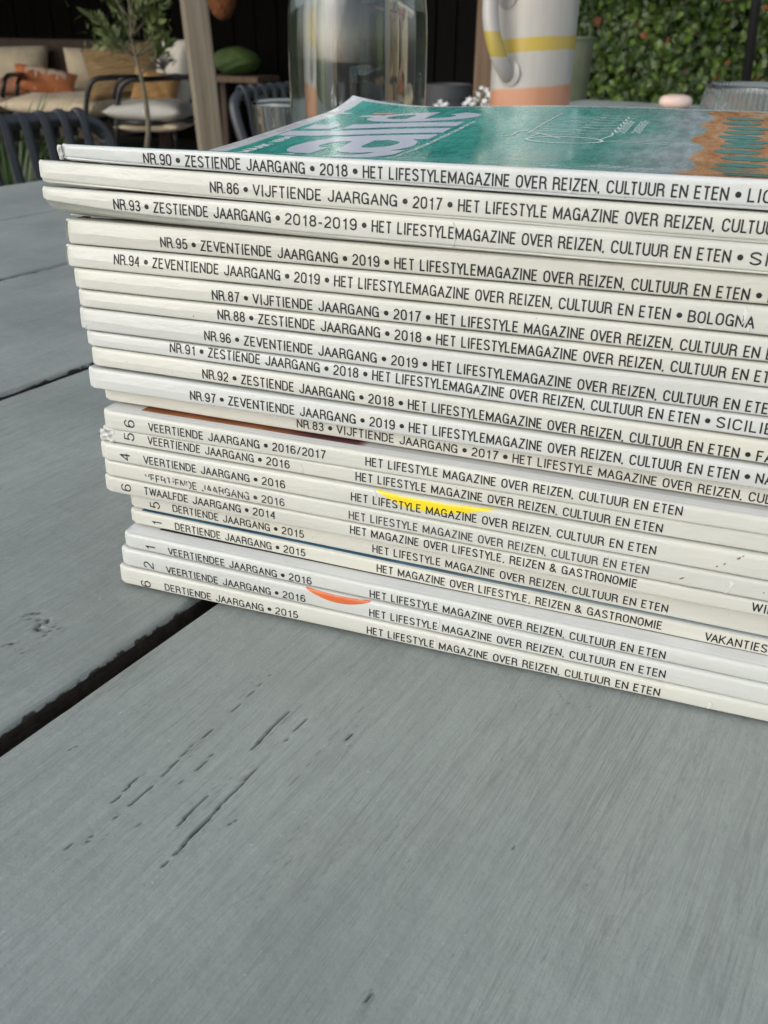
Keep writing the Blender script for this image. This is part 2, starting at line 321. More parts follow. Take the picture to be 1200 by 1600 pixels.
# ---------------------------------------------------------------- lettering drawn as strokes
def A(cx, cy, rx, ry, a0, a1, n=7): return [(cx+rx*math.cos(math.radians(a0+(a1-a0)*i/n)), cy+ry*math.sin(math.radians(a0+(a1-a0)*i/n))) for i in range(n+1)]
W = .44; H_ = W/2
def bowl(): return A(H_, .70, H_, .30, 0, 180, 10) + A(H_, .30, H_, .30, 180, 360, 10) + [(W, .70)]
GL = {
 'A': (.50, [[(0, 0), (.25, 1), (.50, 0)], [(.085, .33), (.415, .33)]]),
 'B': (.44, [[(0, 0), (0, 1), (.20, 1)]+A(.20, .765, .20, .235, 90, -90)+[(0, .53)], [(.20, .53)]+A(.22, .265, .22, .265, 90, -90)+[(0, 0)]]),
 'C': (.45, [A(H_, .70, H_, .30, 8, 180, 9)+A(H_, .30, H_, .30, 180, 352, 9)]),
 'D': (.45, [[(0, 0), (0, 1), (.17, 1)]+A(.17, .70, .27, .30, 90, 0)+A(.17, .30, .27, .30, 0, -90)+[(0, 0), (0, .1)]]),
 'E': (.37, [[(.37, 1), (0, 1), (0, 0), (.38, 0)], [(0, .53), (.33, .53)]]),
 'F': (.35, [[(.36, 1), (0, 1), (0, 0)], [(0, .51), (.31, .51)]]),
 'G': (.46, [A(H_, .70, H_, .30, 12, 180, 9)+A(H_, .30, H_, .30, 180, 350, 9)+[(W, .47), (.24, .47)], [(W+.01, .3), (W+.01, 0)]]),
 'H': (.44, [[(0, 0), (0, 1)], [(.44, 0), (.44, 1)], [(0, .53), (.44, .53)]]),
 'I': (.07, [[(.035, 0), (.035, 1)]]),
 'J': (.36, [[(.36, 1), (.36, .26)]+A(.18, .24, .18, .24, 0, -180, 8)+[(0, .30)]]),
 'K': (.45, [[(0, 0), (0, 1)], [(.42, 1), (.03, .42)], [(.14, .58), (.46, 0)]]),
 'L': (.35, [[(0, 1), (0, 0), (.36, 0)]]),
 'M': (.58, [[(0, 0), (0, 1), (.29, .12), (.58, 1), (.58, 0)]]),
 'N': (.46, [[(0, 0), (0, 1), (.46, 0), (.46, 1)]]),
 'O': (.46, [bowl()]),
 'P': (.43, [[(0, 0), (0, 1), (.20, 1)]+A(.20, .745, .23, .255, 90, -90)+[(0, .49)]]),
 'R': (.45, [[(0, 0), (0, 1), (.20, 1)]+A(.20, .755, .22, .245, 90, -90)+[(0, .51)], [(.22, .51)]+A(.24, .33, .18, .18, 90, 0, 4)+[(.42, .1), (.46, 0)]]),
 'S': (.43, [A(.215, .755, .205, .245, 15, 215, 9)+[(.10, .60), (.33, .42)]+A(.215, .245, .215, .245, 35, -165, 9)]),
 'T': (.42, [[(0, 1), (.42, 1)], [(.21, 1), (.21, 0)]]),
 'U': (.44, [[(0, 1), (0, .28)]+A(.22, .26, .22, .26, 180, 360, 9)+[(.44, .28), (.44, 1)]]),
 'V': (.46, [[(0, 1), (.23, 0), (.46, 1)]]),
 'W': (.70, [[(0, 1), (.175, 0), (.35, 1), (.525, 0), (.70, 1)]]),
 'Y': (.46, [[(0, 1), (.23, .45), (.46, 1)], [(.23, .45), (.23, 0)]]),
 'Z': (.42, [[(.01, 1), (.41, 1), (0, 0), (.42, 0)]]),
 '0': (.40, [A(.20, .72, .20, .28, 0, 180, 9)+A(.20, .28, .20, .28, 180, 360, 9)+[(.40, .72)]]),
 '1': (.34, [[(.06, .76), (.16, .80), (.24, 1), (.24, 0)]]),
 '2': (.40, [A(.20, .72, .19, .28, 170, -20, 9)+[(.32, .50), (.04, .16), (0, 0), (.41, 0)]]),
 '3': (.40, [A(.19, .76, .18, .24, 165, -80, 9)+[(.14, .53)], [(.18, .53)]+A(.19, .265, .21, .265, 85, -165, 9)]),
 '4': (.42, [[(.30, 0), (.30, 1), (0, .30), (.42, .30)]]),
 '5': (.40, [[(.37, 1), (.07, 1), (.03, .50)]+A(.19, .32, .21, .32, 130, -165, 10)]),
 '6': (.40, [A(.20, .72, .19, .28, 20, 180, 8)+[(.0, .4)]+A(.20, .30, .20, .30, 180, 540, 14)]),
 '7': (.39, [[(0, 1), (.39, 1), (.24, .55), (.13, 0)]]),
 '8': (.40, [A(.20, .77, .175, .23, -90, 270, 14), A(.20, .27, .20, .27, 90, 450, 14)]),
 '9': (.40, [A(.20, .70, .20, .30, 0, 360, 14)+[(.40, .6)]+A(.20, .28, .20, .28, 0, -160, 8)]),
 '.': (.10, [[(.05, -.03), (.05, .07)]]), ',': (.09, [[(.06, .06), (.06, -.02), (.02, -.17)]]),
 '-': (.24, [[(0, .36), (.24, .36)]]), '/': (.30, [[(0, -.02), (.30, 1.02)]]), ' ': (.17, []), '•': (.0, []),
 '&': (.54, [[(.54, 0), (.12, .66)]+A(.22, .80, .13, .20, 200, -20, 8)+[(.30, .62), (.06, .40)]+A(.18, .23, .18, .23, 150, 310, 7)+[(.46, .42)]]),
 "'": (.02, [[(.01, 1), (.01, .8)]]),
}
GL['Ë'] = (.37, GL['E'][1]+[[(.09, 1.17), (.09, 1.25)], [(.28, 1.17), (.28, 1.25)]])
GAP = .215
KERN = {'LT': -.15, 'LY': -.10, 'FT': -.06, 'TA': -.10, 'AA': -.08, 'RG': -.02, 'FE': -.03, 'TY': -.05, 'YL': -.06, 'JA': -.03, 'VA': -.12, 'R.': -.06, 'AK': -.04, 'VE': -.04, 'OV': -.05, 'N,': -.04, 'TW': -.02, 'WA': -.10, 'LF': -.05, 'AL': -.04, 'FD': -.03}
def layout(text):
    x = 0; out = []
    for i_, ch in enumerate(text):
        w, st = GL[ch]; out.append((x, ch)); x += w+GAP+KERN.get(text[i_:i_+2], 0)
    return out, x-GAP
def ribbon(pts, hw, step=.14, caps=None):
    """pairs of points on both sides of a stroke, mitred"""
    pts = list(pts)
    if caps:
        for e0, e1 in ((0, 1), (-1, -2)):
            p, p2 = pts[e0], pts[e1]
            if abs(p[1]-caps[0]) < 1e-4 or abs(p[1]-caps[1]) < 1e-4:
                if abs(p[1]-p2[1]) > .05: l = math.dist(p, p2); pts[e0] = (p[0]+(p[0]-p2[0])/l*hw, p[1]+(p[1]-p2[1])/l*hw)
    q = [pts[0]]
    for a, b in zip(pts, pts[1:]):
        L = math.dist(a, b)
        if L < 1e-5: continue
        n = max(1, int(L/step))
        for k in range(1, n+1): q.append((a[0]+(b[0]-a[0])*k/n, a[1]+(b[1]-a[1])*k/n))
    L_, R_ = [], []
    for i, p in enumerate(q):
        def nrm(a, b):
            d = (b[0]-a[0], b[1]-a[1]); l = math.hypot(*d) or 1; return (-d[1]/l, d[0]/l)
        n0 = nrm(q[i-1], p) if i else nrm(p, q[i+1]); n1 = nrm(p, q[i+1]) if i < len(q)-1 else n0
        m = (n0[0]+n1[0], n0[1]+n1[1]); l = math.hypot(*m) or 1; m = (m[0]/l, m[1]/l); c = max(.45, m[0]*n0[0]+m[1]*n0[1]); k = hw/c
        L_.append((p[0]+m[0]*k, p[1]+m[1]*k)); R_.append((p[0]-m[0]*k, p[1]-m[1]*k))
    if caps:
        cl = lambda p: (p[0], min(caps[1]+hw, max(caps[0]-hw, p[1])))
        if min(p[1] for p in pts) > caps[0]-.1 and max(p[1] for p in pts) < caps[1]+.1: L_ = [cl(p) for p in L_]; R_ = [cl(p) for p in R_]
    return L_, R_
TEXTS = {'90': [('NR.90', -147.62, 135.87, -139.48, 135.86),
        ('•', -137.27, 135.86, -137.27, 135.86),
        ('ZESTIENDE JAARGANG', -135.07, 135.86, -101.08, 135.85),
        ('•', -98.88, 135.85, -98.88, 135.85),
        ('2018', -96.67, 135.85, -89.56, 135.84),
        ('•', -87.36, 135.84, -87.36, 135.84),
        ('HET LIFESTYLEMAGAZINE OVER REIZEN, CULTUUR EN ETEN', -85.15, 135.84, 0.44, 135.81),
        ('•', 2.64, 135.81, 2.64, 135.81),
        ('LIGURIË', 4.85, 135.81, 17.63, 135.81)],
 '86': [('NR.86', -128.17, 129.75, -120.03, 129.72),
        ('•', -117.82, 129.71, -117.82, 129.71),
        ('VIJFTIENDE JAARGANG', -115.62, 129.7, -76.41, 129.54),
        ('•', -74.2, 129.54, -74.2, 129.54),
        ('2017', -72.0, 129.53, -64.89, 129.5),
        ('•', -62.68, 129.49, -62.68, 129.49),
        ('HET LIFESTYLE MAGAZINE OVER REIZEN, CULTUUR EN ETEN', -60.48, 129.48, 26.91, 129.14),
        ('•', 29.12, 129.13, 29.12, 129.13)],
 '93': [('NR.93', -158.08, 123.63, -149.94, 123.58),
        ('•', -147.73, 123.57, -147.73, 123.57),
        ('ZESTIENDE JAARGANG', -145.53, 123.56, -110.75, 123.36),
        ('•', -108.54, 123.34, -108.54, 123.34),
        ('2018-2019', -106.34, 123.33, -86.81, 123.22),
        ('•', -84.6, 123.21, -84.6, 123.21),
        ('HET LIFESTYLEMAGAZINE OVER REIZEN, CULTUUR EN ETEN', -82.4, 123.19, 3.19, 122.7),
        ('•', 5.4, 122.69, 5.4, 122.69),
        ('SI', 7.6, 122.67, 11.26, 122.65)],
 '95': [('NR.95', -145.57, 114.02, -137.42, 114.02),
        ('•', -135.22, 114.03, -135.22, 114.03),
        ('ZEVENTIENDE JAARGANG', -133.01, 114.03, -92.75, 114.07),
        ('•', -90.55, 114.08, -90.55, 114.08),
        ('2019', -88.34, 114.08, -81.23, 114.09),
        ('•', -79.03, 114.09, -79.03, 114.09),
        ('HET LIFESTYLEMAGAZINE OVER REIZEN, CULTUUR EN ETEN', -76.82, 114.09, 8.77, 114.18),
        ('•', 10.97, 114.19, 10.97, 114.19),
        ('L', 13.18, 114.19, 15.0, 114.19)],
 '94': [('NR.94', -161.09, 108.13, -152.95, 108.13),
        ('•', -150.74, 108.13, -150.74, 108.13),
        ('ZEVENTIENDE JAARGANG', -148.54, 108.13, -109.36, 108.11),
        ('•', -107.15, 108.11, -107.15, 108.11),
        ('2019', -104.95, 108.1, -97.84, 108.1),
        ('•', -95.63, 108.1, -95.63, 108.1),
        ('HET LIFESTYLEMAGAZINE OVER REIZEN, CULTUUR EN ETEN', -93.43, 108.1, -7.84, 108.05),
        ('•', -5.63, 108.05, -5.63, 108.05),
        ('BOLOGNA •', -3.43, 108.05, 13.01, 108.04)],
 '87': [('NR.87', -130.21, 100.92, -122.06, 100.93),
        ('•', -119.86, 100.93, -119.86, 100.93),
        ('VIJFTIENDE JAARGANG', -117.65, 100.93, -81.16, 100.97),
        ('•', -78.95, 100.97, -78.95, 100.97),
        ('2017', -76.75, 100.97, -69.64, 100.98),
        ('•', -67.43, 100.98, -67.43, 100.98),
        ('HET LIFESTYLE MAGAZINE OVER REIZEN, CULTUUR EN ETEN', -65.23, 100.98, 22.16, 101.06),
        ('•', 24.37, 101.06, 24.37, 101.06)],
 '88': [('NR.88', -129.18, 95.35, -121.03, 95.35),
        ('•', -118.83, 95.35, -118.83, 95.35),
        ('ZESTIENDE JAARGANG', -116.62, 95.34, -80.94, 95.33),
        ('•', -78.74, 95.33, -78.74, 95.33),
        ('2018', -76.53, 95.32, -69.42, 95.32),
        ('•', -67.22, 95.32, -67.22, 95.32),
        ('HET LIFESTYLEMAGAZINE OVER REIZEN, CULTUUR EN ETEN', -65.01, 95.32, 20.58, 95.28),
        ('•', 22.78, 95.28, 22.78, 95.28)],
 '96': [('NR.96', -133.75, 88.9, -125.6, 88.83),
        ('•', -123.4, 88.81, -123.4, 88.81),
        ('ZEVENTIENDE JAARGANG', -121.19, 88.79, -81.56, 88.48),
        ('•', -79.35, 88.46, -79.35, 88.46),
        ('2019', -77.15, 88.44, -70.04, 88.39),
        ('•', -67.83, 88.37, -67.83, 88.37),
        ('HET LIFESTYLEMAGAZINE OVER REIZEN, CULTUUR EN ETEN', -65.63, 88.35, 19.96, 87.67),
        ('•', 22.17, 87.65, 22.17, 87.65)],
 '91': [('NR.91', -146.0, 83.65, -137.86, 83.58),
        ('•', -135.65, 83.57, -135.65, 83.57),
        ('ZESTIENDE JAARGANG', -133.45, 83.55, -98.74, 83.27),
        ('•', -96.54, 83.25, -96.54, 83.25),
        ('2018', -94.33, 83.23, -87.22, 83.18),
        ('•', -85.02, 83.16, -85.02, 83.16),
        ('HET LIFESTYLEMAGAZINE OVER REIZEN, CULTUUR EN ETEN', -82.81, 83.14, 2.78, 82.46),
        ('•', 4.98, 82.44, 4.98, 82.44),
        ('SICILIË', 7.19, 82.42, 19.98, 82.32)],
 '92': [('NR.92', -135.49, 77.18, -127.35, 77.09),
        ('•', -125.14, 77.06, -125.14, 77.06),
        ('ZESTIENDE JAARGANG', -122.94, 77.03, -88.09, 76.62),
        ('•', -85.89, 76.6, -85.89, 76.6),
        ('2018', -83.68, 76.57, -76.57, 76.49),
        ('•', -74.37, 76.46, -74.37, 76.46),
        ('HET LIFESTYLEMAGAZINE OVER REIZEN, CULTUUR EN ETEN', -72.16, 76.44, 13.43, 75.43),
        ('•', 15.63, 75.4, 15.63, 75.4),
        ('FA', 17.84, 75.38, 21.49, 75.33)],
 '97': [('NR.97', -139.42, 70.49, -131.28, 70.47),
        ('•', -129.07, 70.46, -129.07, 70.46),
        ('ZEVENTIENDE JAARGANG', -126.87, 70.45, -87.25, 70.35),
        ('•', -85.05, 70.35, -85.05, 70.35),
        ('2019', -82.84, 70.34, -75.73, 70.32),
        ('•', -73.53, 70.32, -73.53, 70.32),
        ('HET LIFESTYLEMAGAZINE OVER REIZEN, CULTUUR EN ETEN', -71.32, 70.31, 14.27, 70.09),
        ('•', 16.47, 70.09, 16.47, 70.09),
        ('NA', 18.68, 70.08, 22.33, 70.07)],
 '83': [('NR.83', -107.13, 64.14, -98.99, 64.03),
        ('•', -96.78, 64.01, -96.78, 64.01),
        ('VIJFTIENDE JAARGANG', -94.58, 63.98, -58.72, 63.52),
        ('•', -56.52, 63.5, -56.52, 63.5),
        ('2017', -54.31, 63.47, -47.2, 63.38),
        ('•', -45.0, 63.35, -45.0, 63.35),
        ('HET LIFESTYLE MAGAZINE OVER REIZEN, CULTUUR EN ETEN', -42.79, 63.32, 44.6, 62.22),
        ('•', 46.8, 62.19, 46.8, 62.19)],
 '6a': [('VEERTIENDE JAARGANG', -153.93, 58.81, -116.82, 58.78),
        ('•', -114.62, 58.78, -114.62, 58.78),
        ('2016/2017', -112.41, 58.78, -95.92, 58.77),
        ('HET LIFESTYLE MAGAZINE OVER REIZEN, CULTUUR EN ETEN', -83.44, 58.76, 2.73, 58.7),
        ('@6', -160.81, 58.92, -160.81, 58.92)],
 '5a': [('VEERTIENDE JAARGANG', -155.92, 53.4, -119.84, 53.12),
        ('•', -117.63, 53.11, -117.63, 53.11),
        ('2016', -115.43, 53.11, -108.1, 53.03),
        ('HET LIFESTYLE MAGAZINE OVER REIZEN, CULTUUR EN ETEN', -86.98, 52.87, -1.37, 52.22),
        ('@5', -162.69, 53.62, -162.69, 53.62)],
 '4a': [('VEERTIENDE JAARGANG', -157.45, 47.13, -121.09, 46.85),
        ('•', -118.89, 46.83, -118.89, 46.83),
        ('2016', -116.68, 46.83, -109.34, 46.76),
        ('HET LIFESTYLE MAGAZINE OVER REIZEN, CULTUUR EN ETEN', -88.07, 46.6, -2.08, 45.94),
        ('@4', -164.24, 47.14, -164.24, 47.14)],
 'f': [('VEERTIENDE JAARGANG', -158.04, 40.84, -121.79, 40.49),
       ('•', -119.59, 40.47, -119.59, 40.47),
       ('2016', -117.38, 40.47, -110.05, 40.37),
       ('HET LIFESTYLE MAGAZINE OVER REIZEN, CULTUUR EN ETEN', -88.97, 40.17, -3.06, 39.34)],
 '6t': [('TWAALFDE JAARGANG', -159.38, 35.48, -125.27, 35.19),
        ('•', -123.06, 35.18, -123.06, 35.18),
        ('2014', -120.86, 35.18, -113.5, 35.1),
        ('HET MAGAZINE OVER LIFESTYLE, REIZEN & GASTRONOMIE', -88.83, 34.89, -5.44, 34.18),
        ('WIN', 24.38, 33.62, 29.88, 33.62),
        ('@6', -166.15, 35.37, -166.15, 35.37)],
 '5d': [('DERTIENDE JAARGANG', -151.76, 28.66, -117.49, 28.05),
        ('•', -115.28, 28.01, -115.28, 28.01),
        ('2015', -113.08, 28.01, -105.91, 27.84),
        ('HET LIFESTYLE MAGAZINE OVER REIZEN, CULTUUR EN ETEN', -83.01, 27.44, 3.58, 25.89),
        ('@5', -158.5, 28.6, -158.5, 28.6)],
 '1d': [('DERTIENDE JAARGANG', -150.7, 23.15, -116.44, 22.7),
        ('•', -114.23, 22.67, -114.23, 22.67),
        ('2015', -112.03, 22.67, -104.84, 22.55),
        ('HET MAGAZINE OVER LIFESTYLE, REIZEN & GASTRONOMIE', -80.98, 22.24, 2.86, 21.14),
        ('VAKANTIES', 14.68, 20.5, 30.48, 20.31),
        ('@1', -157.43, 23.05, -157.43, 23.05)],
 '1e': [('VEERTIENDEE JAARGANG', -150.53, 16.57, -112.28, 16.22),
        ('•', -110.07, 16.2, -110.07, 16.2),
        ('2016', -107.87, 16.2, -100.52, 16.11),
        ('HET LIFESTYLE MAGAZINE OVER REIZEN, CULTUUR EN ETEN', -81.16, 15.93, 5.0, 15.12),
        ('@1', -157.19, 16.54, -157.19, 16.54)],
 '2e': [('VEERTIENDE JAARGANG', -151.52, 9.81, -114.34, 9.69),
        ('•', -112.13, 9.69, -112.13, 9.69),
        ('2016', -109.93, 9.69, -102.51, 9.66),
        ('HET LIFESTYLE MAGAZINE OVER REIZEN, CULTUUR EN ETEN', -81.04, 9.59, 5.91, 9.31),
        ('@2', -158.25, 10.17, -158.25, 10.17)],
 '6d': [('DERTIENDE JAARGANG', -152.62, 3.31, -117.05, 3.32),
        ('•', -114.84, 3.32, -114.84, 3.32),
        ('2015', -112.64, 3.32, -105.14, 3.32),
        ('HET LIFESTYLE MAGAZINE OVER REIZEN, CULTUUR EN ETEN', -81.75, 3.33, 5.33, 3.36),
        ('@6', -160.05, 2.92, -160.05, 2.92)]}

# ---------------------------------------------------------------- the magazines
# key, setback y, left x, (top z left/right at spine) (bottom z left/right), tint, facet strength/height, label
XR = .0125
MAGS = [
 ('90', .0000, -.1740, .1382, .1392, .1338, .1332), ('86', .0000, -.1828, .1336, .1323, .1269, .1261), ('93', -.0010, -.1821, .1267, .1258, .1182, .1189),
 ('95', .0010, -.1774, .1178, .1187, .1108, .1119), ('94', .0005, -.1781, .1107, .1118, .1043, .1049), ('87', .0005, -.1763, .1042, .1047, .0981, .0987),
 ('88', .0010, -.1761, .0979, .0985, .0925, .0925), ('96', .0005, -.1765, .0923, .0924, .0857, .0853), ('91', .0012, -.1753, .0854, .0851, .0807, .0795),
 ('92', .0005, -.1739, .0806, .0794, .0747, .0733), ('97', -.0008, -.1753, .0744, .0731, .0677, .0669), ('83', .0035, -.1735, .0673, .0665, .0624, .0606),
 ('6a', -.0025, -.1704, .0621, .0606, .0557, .0554), ('5a', -.0010, -.1728, .0554, .0552, .0506, .0497), ('4a', -.0020, -.1736, .0505, .0496, .0445, .0424),
 ('f', -.0015, -.1735, .0443, .0422, .0387, .0361), ('6t', -.0010, -.1745, .0384, .0358, .0325, .0311), ('5d', .0025, -.1682, .0321, .0307, .0262, .0231),
 ('1d', .0010, -.1678, .0261, .0230, .0210, .0181), ('1e', -.0045, -.1673, .0206, .0182, .0150, .0129), ('2e', -.0052, -.1688, .0148, .0129, .0083, .0066),
 ('6d', -.0055, -.1702, .0079, .0066, .0011, .0010)]
MW, ML = .222, .262
TINT = {'90': (.79, .81, .83), '91': (.77, .785, .80), '97': (.77, .785, .785), '96': (.77, .78, .765), '95': (.73, .725, .675), '83': (.78, .765, .71), '5d': (.78, .77, .72), '1d': (.78, .77, .71),
        '2e': (.77, .785, .78), '1e': (.77, .79, .78), '6t': (.78, .775, .73), 'f': (.77, .77, .74)}
FAC = {'90': .02, '86': .17, '93': .15, '95': .22, '94': .21, '87': .20, '88': .21, '96': .20, '91': .15, '92': .20, '97': .18, '83': .0}
CH = {'93': (.0085, .0050), '86': (.0028, .0018), '90': (.0012, .0012)}
def sm(t): t = min(1., max(0., t)); return t*t*(3-2*t)
def vn1(x, s): 
    i = math.floor(x); f = x-i; f = f*f*(3-2*f)
    h = lambda k: (math.sin((k*12.9898+s*78.233))*43758.5453) % 1
    return h(i)*(1-f)+h(i+1)*f
def sag(x, y):
    a = sm((x+.173)/.11); cm = .072*(1-a)+.035*a; cb = .034*(1-a)+.008*a
    return cm*sm(y/.06)**.8 if y < .06 else cm+(cb-cm)*sm((y-.06)/.15)
XC = -.20
class Mag:
    def __init__(s, i):
        s.k, s.y, s.xl, s.a, s.b, s.c, s.d = MAGS[i]; s.i = i
        s.fac = FAC.get(s.k, .10 if s.k != 'f' else .05)
        s.xr = s.xl+ML+((i*37) % 7-3)*.0006
    def zt(s, x): return s.a+(s.b-s.a)*(x-s.xl)/(XR-s.xl)+.00012*(vn1(x*40, s.i+50)-.5)
    def zb(s, x): return s.c+(s.d-s.c)*(x-s.xl)/(XR-s.xl)+.00012*(vn1(x*40, s.i+80)-.5)
    def spine(s, x):
        """outer line of the spine from its lower to its upper arris: list of (y, z)"""
        zt, zb = s.zt(x), s.zb(x); th = zt-zb; r = min(.0011, th*.2); rt_ = r*(1.0 if s.k not in ('6a', '1e', '2e', '6d', '4a') else 1.2)*.85
        wob = .00010*(vn1(x*170, s.i)-.5)+.00030*(vn1(x*22, s.i+9)-.5)
        e = sm((x-s.xl)/.0022); y0 = s.y+wob+(1-e)*.0011          # rounded at the head
        cy, cz = CH.get(s.k, (0, 0)); q = math.exp(-max(0, x-s.xl)/.05)
        if s.k == '93': q = .18+.82*q
        cy *= q; cz *= q
        h = .46+.10*(vn1(x*14, s.i+3)-.5)+.06*(vn1(x*90, s.i+4)-.5); fade = .25+.75*math.exp(-(x-s.xl)/.10)
        kf = s.fac*fade*(.25+.75*sm((x-s.xl)/.006))
        zs = zb+max(cz, .00034); L = zt-zs; pts = []
        if s.k in CH: pts += [(y0+cy+.0003, zb+.0001), (y0+cy*.6, zb+cz*.30), (y0+cy*.25, zb+cz*.62)]
        rb = r*.5
        for k in range(5):
            a = math.radians(90*k/4); pts.append((y0+rb*(1-math.sin(a)), zs+rb*(1-math.cos(a))))
        face = []
        kl = kf*.30*sm((x-s.xl)/.012); tl_, th_ = rb/L, 1-rt_/L
        for tt in sorted([tl_+(th_-tl_)*q for q in (.10, .22, .34, .62, .74, .86, .95)]+[h-.012, h, h+.012]):
            d = max(0, tt-h)*L*kf + (max(0, h-tt)-(h-tl_))*L*kl - .00005*math.sin(math.pi*tt); face.append((y0+d, zs+tt*L))
        pts += face; yt = y0+(th_-h)*L*kf-(h-tl_)*L*kl
        for k in range(5):
            a = math.radians(90*k/4); pts.append((yt+rt_*(1-math.cos(a)), zt-rt_*(1-math.sin(a))))
        return pts
    def top(s, x, y):
        z = s.zt(x)*(1-sag(x, y-s.y))
        if s.k == '90':
            dx = (x-s.xl)/.055; dy = (s.y+MW-y)/.040; q = max(0, 1-math.hypot(dx, dy)); z += .0052*q*q
            z += .0005*(vn1(x*25, 3)-.5)*sm((y-.02)/.05)
        return z
    def bot(s, x, y):
 
        z = s.zb(x)*(1-sag(x, y-s.y))+.00034*(1-sm((y-s.y)/.007)); 
        return max(z+(.0008*(1-sm((y-s.y)/.012)) if s.k == '6d' else 0), .0006)
    def surf(s, x, q):
        """point on the outside: q = 0..1 up the spine face by height, above 1: metres along the cover from the spine (q-1)"""
        zt, zb = s.zt(x), s.zb(x)
        if q > 1:
            y = s.y+.0005+(q-1); return Vector((x, y, s.top(x, y)+.00006))
        z = zb+(zt-zb)*q; p = s.spine(x)
        for a, b in zip(p, p[1:]):
            if a[1] <= z <= b[1]:
                t = (z-a[1])/max(1e-9, b[1]-a[1]); return Vector((x, a[0]+(b[0]-a[0])*t-.00007, z))
        return Vector((x, p[-1][0], p[-1][1]+.00007))
def cover_mat(key):
    base = tuple(v*k_ for v, k_ in zip(TINT.get(key, (.78, .78, .74)), (.745, .75, .712))); m = newmat('cover_'+{'90': 'cool_white'}.get(key, 'white'), base, .34); t = NT(m); s = int(hashlib_(key))
    o = t.co('Object'); ov = t.n.new('ShaderNodeVectorMath'); ov.operation = 'ADD'; t.l.new(o, ov.inputs[0]); ov.inputs[1].default_value = (s*.37, s*.11, s*.53); o = ov.outputs[0]
    st = t.n.new('ShaderNodeMapping'); st.inputs['Scale'].default_value = (.25, 1, 1.6); t.l.new(o, st.inputs[0]); st = st.outputs[0]
    c = t.ramp(t.noise(st, 60, 4, .6), [(.3, tuple(v*.90 for v in base)), (.55, base), (.75, (min(1, base[0]*1.02), base[1], base[2]*.94))])
    blot = t.noise(o, 140, 3, .7); c = t.mix(t.ramp(blot, [(.66, (0,)*3), (.80, (.45,)*3)]), c, (.60, .55, .42))
    sp_ = t.noise(o, 900, 1, .5); c = t.mix(t.ramp(sp_, [(.76, (0,)*3), (.80, (.5,)*3)]), c, (.30, .27, .22))
    t.set('Base Color', c)
    t.set('Roughness', t.ramp(t.noise(st, 180, 3, .6), [(.3, (.26,)*3), (.7, (.46,)*3)]))
    cre = t.noise(t.co('Object', (.35, 1, 1)), 330, 4, .65, .6); fl = t.noise(o, 2600, 2, .5)
    t.set('Normal', t.bump(fl, .08, .0002, t.bump(cre, .30, .0008)))
    t.b.inputs['Coat Weight'].default_value = .15; t.b.inputs['Coat Roughness'].default_value = .22
    return m
def hashlib_(k): return sum(ord(c)*(i*7+3) for i, c in enumerate(k)) % 97
M_page = newmat('page_paper', (.74, .72, .66), .8)
_t = NT(M_page); _s = _t.noise(_t.co('Object', (.02, .02, 1)), 5200, 2, .6); _t.set('Base Color', _t.ramp(_s, [(.35, (.45, .43, .38)), (.6, (.80, .78, .72))])); _t.set('Normal', _t.bump(_s, .5, .0003))
M_ink = newmat('black_ink', (.009, .009, .010), .5)
M_worn_ink = newmat('worn_ink', (.05, .05, .05), .5)
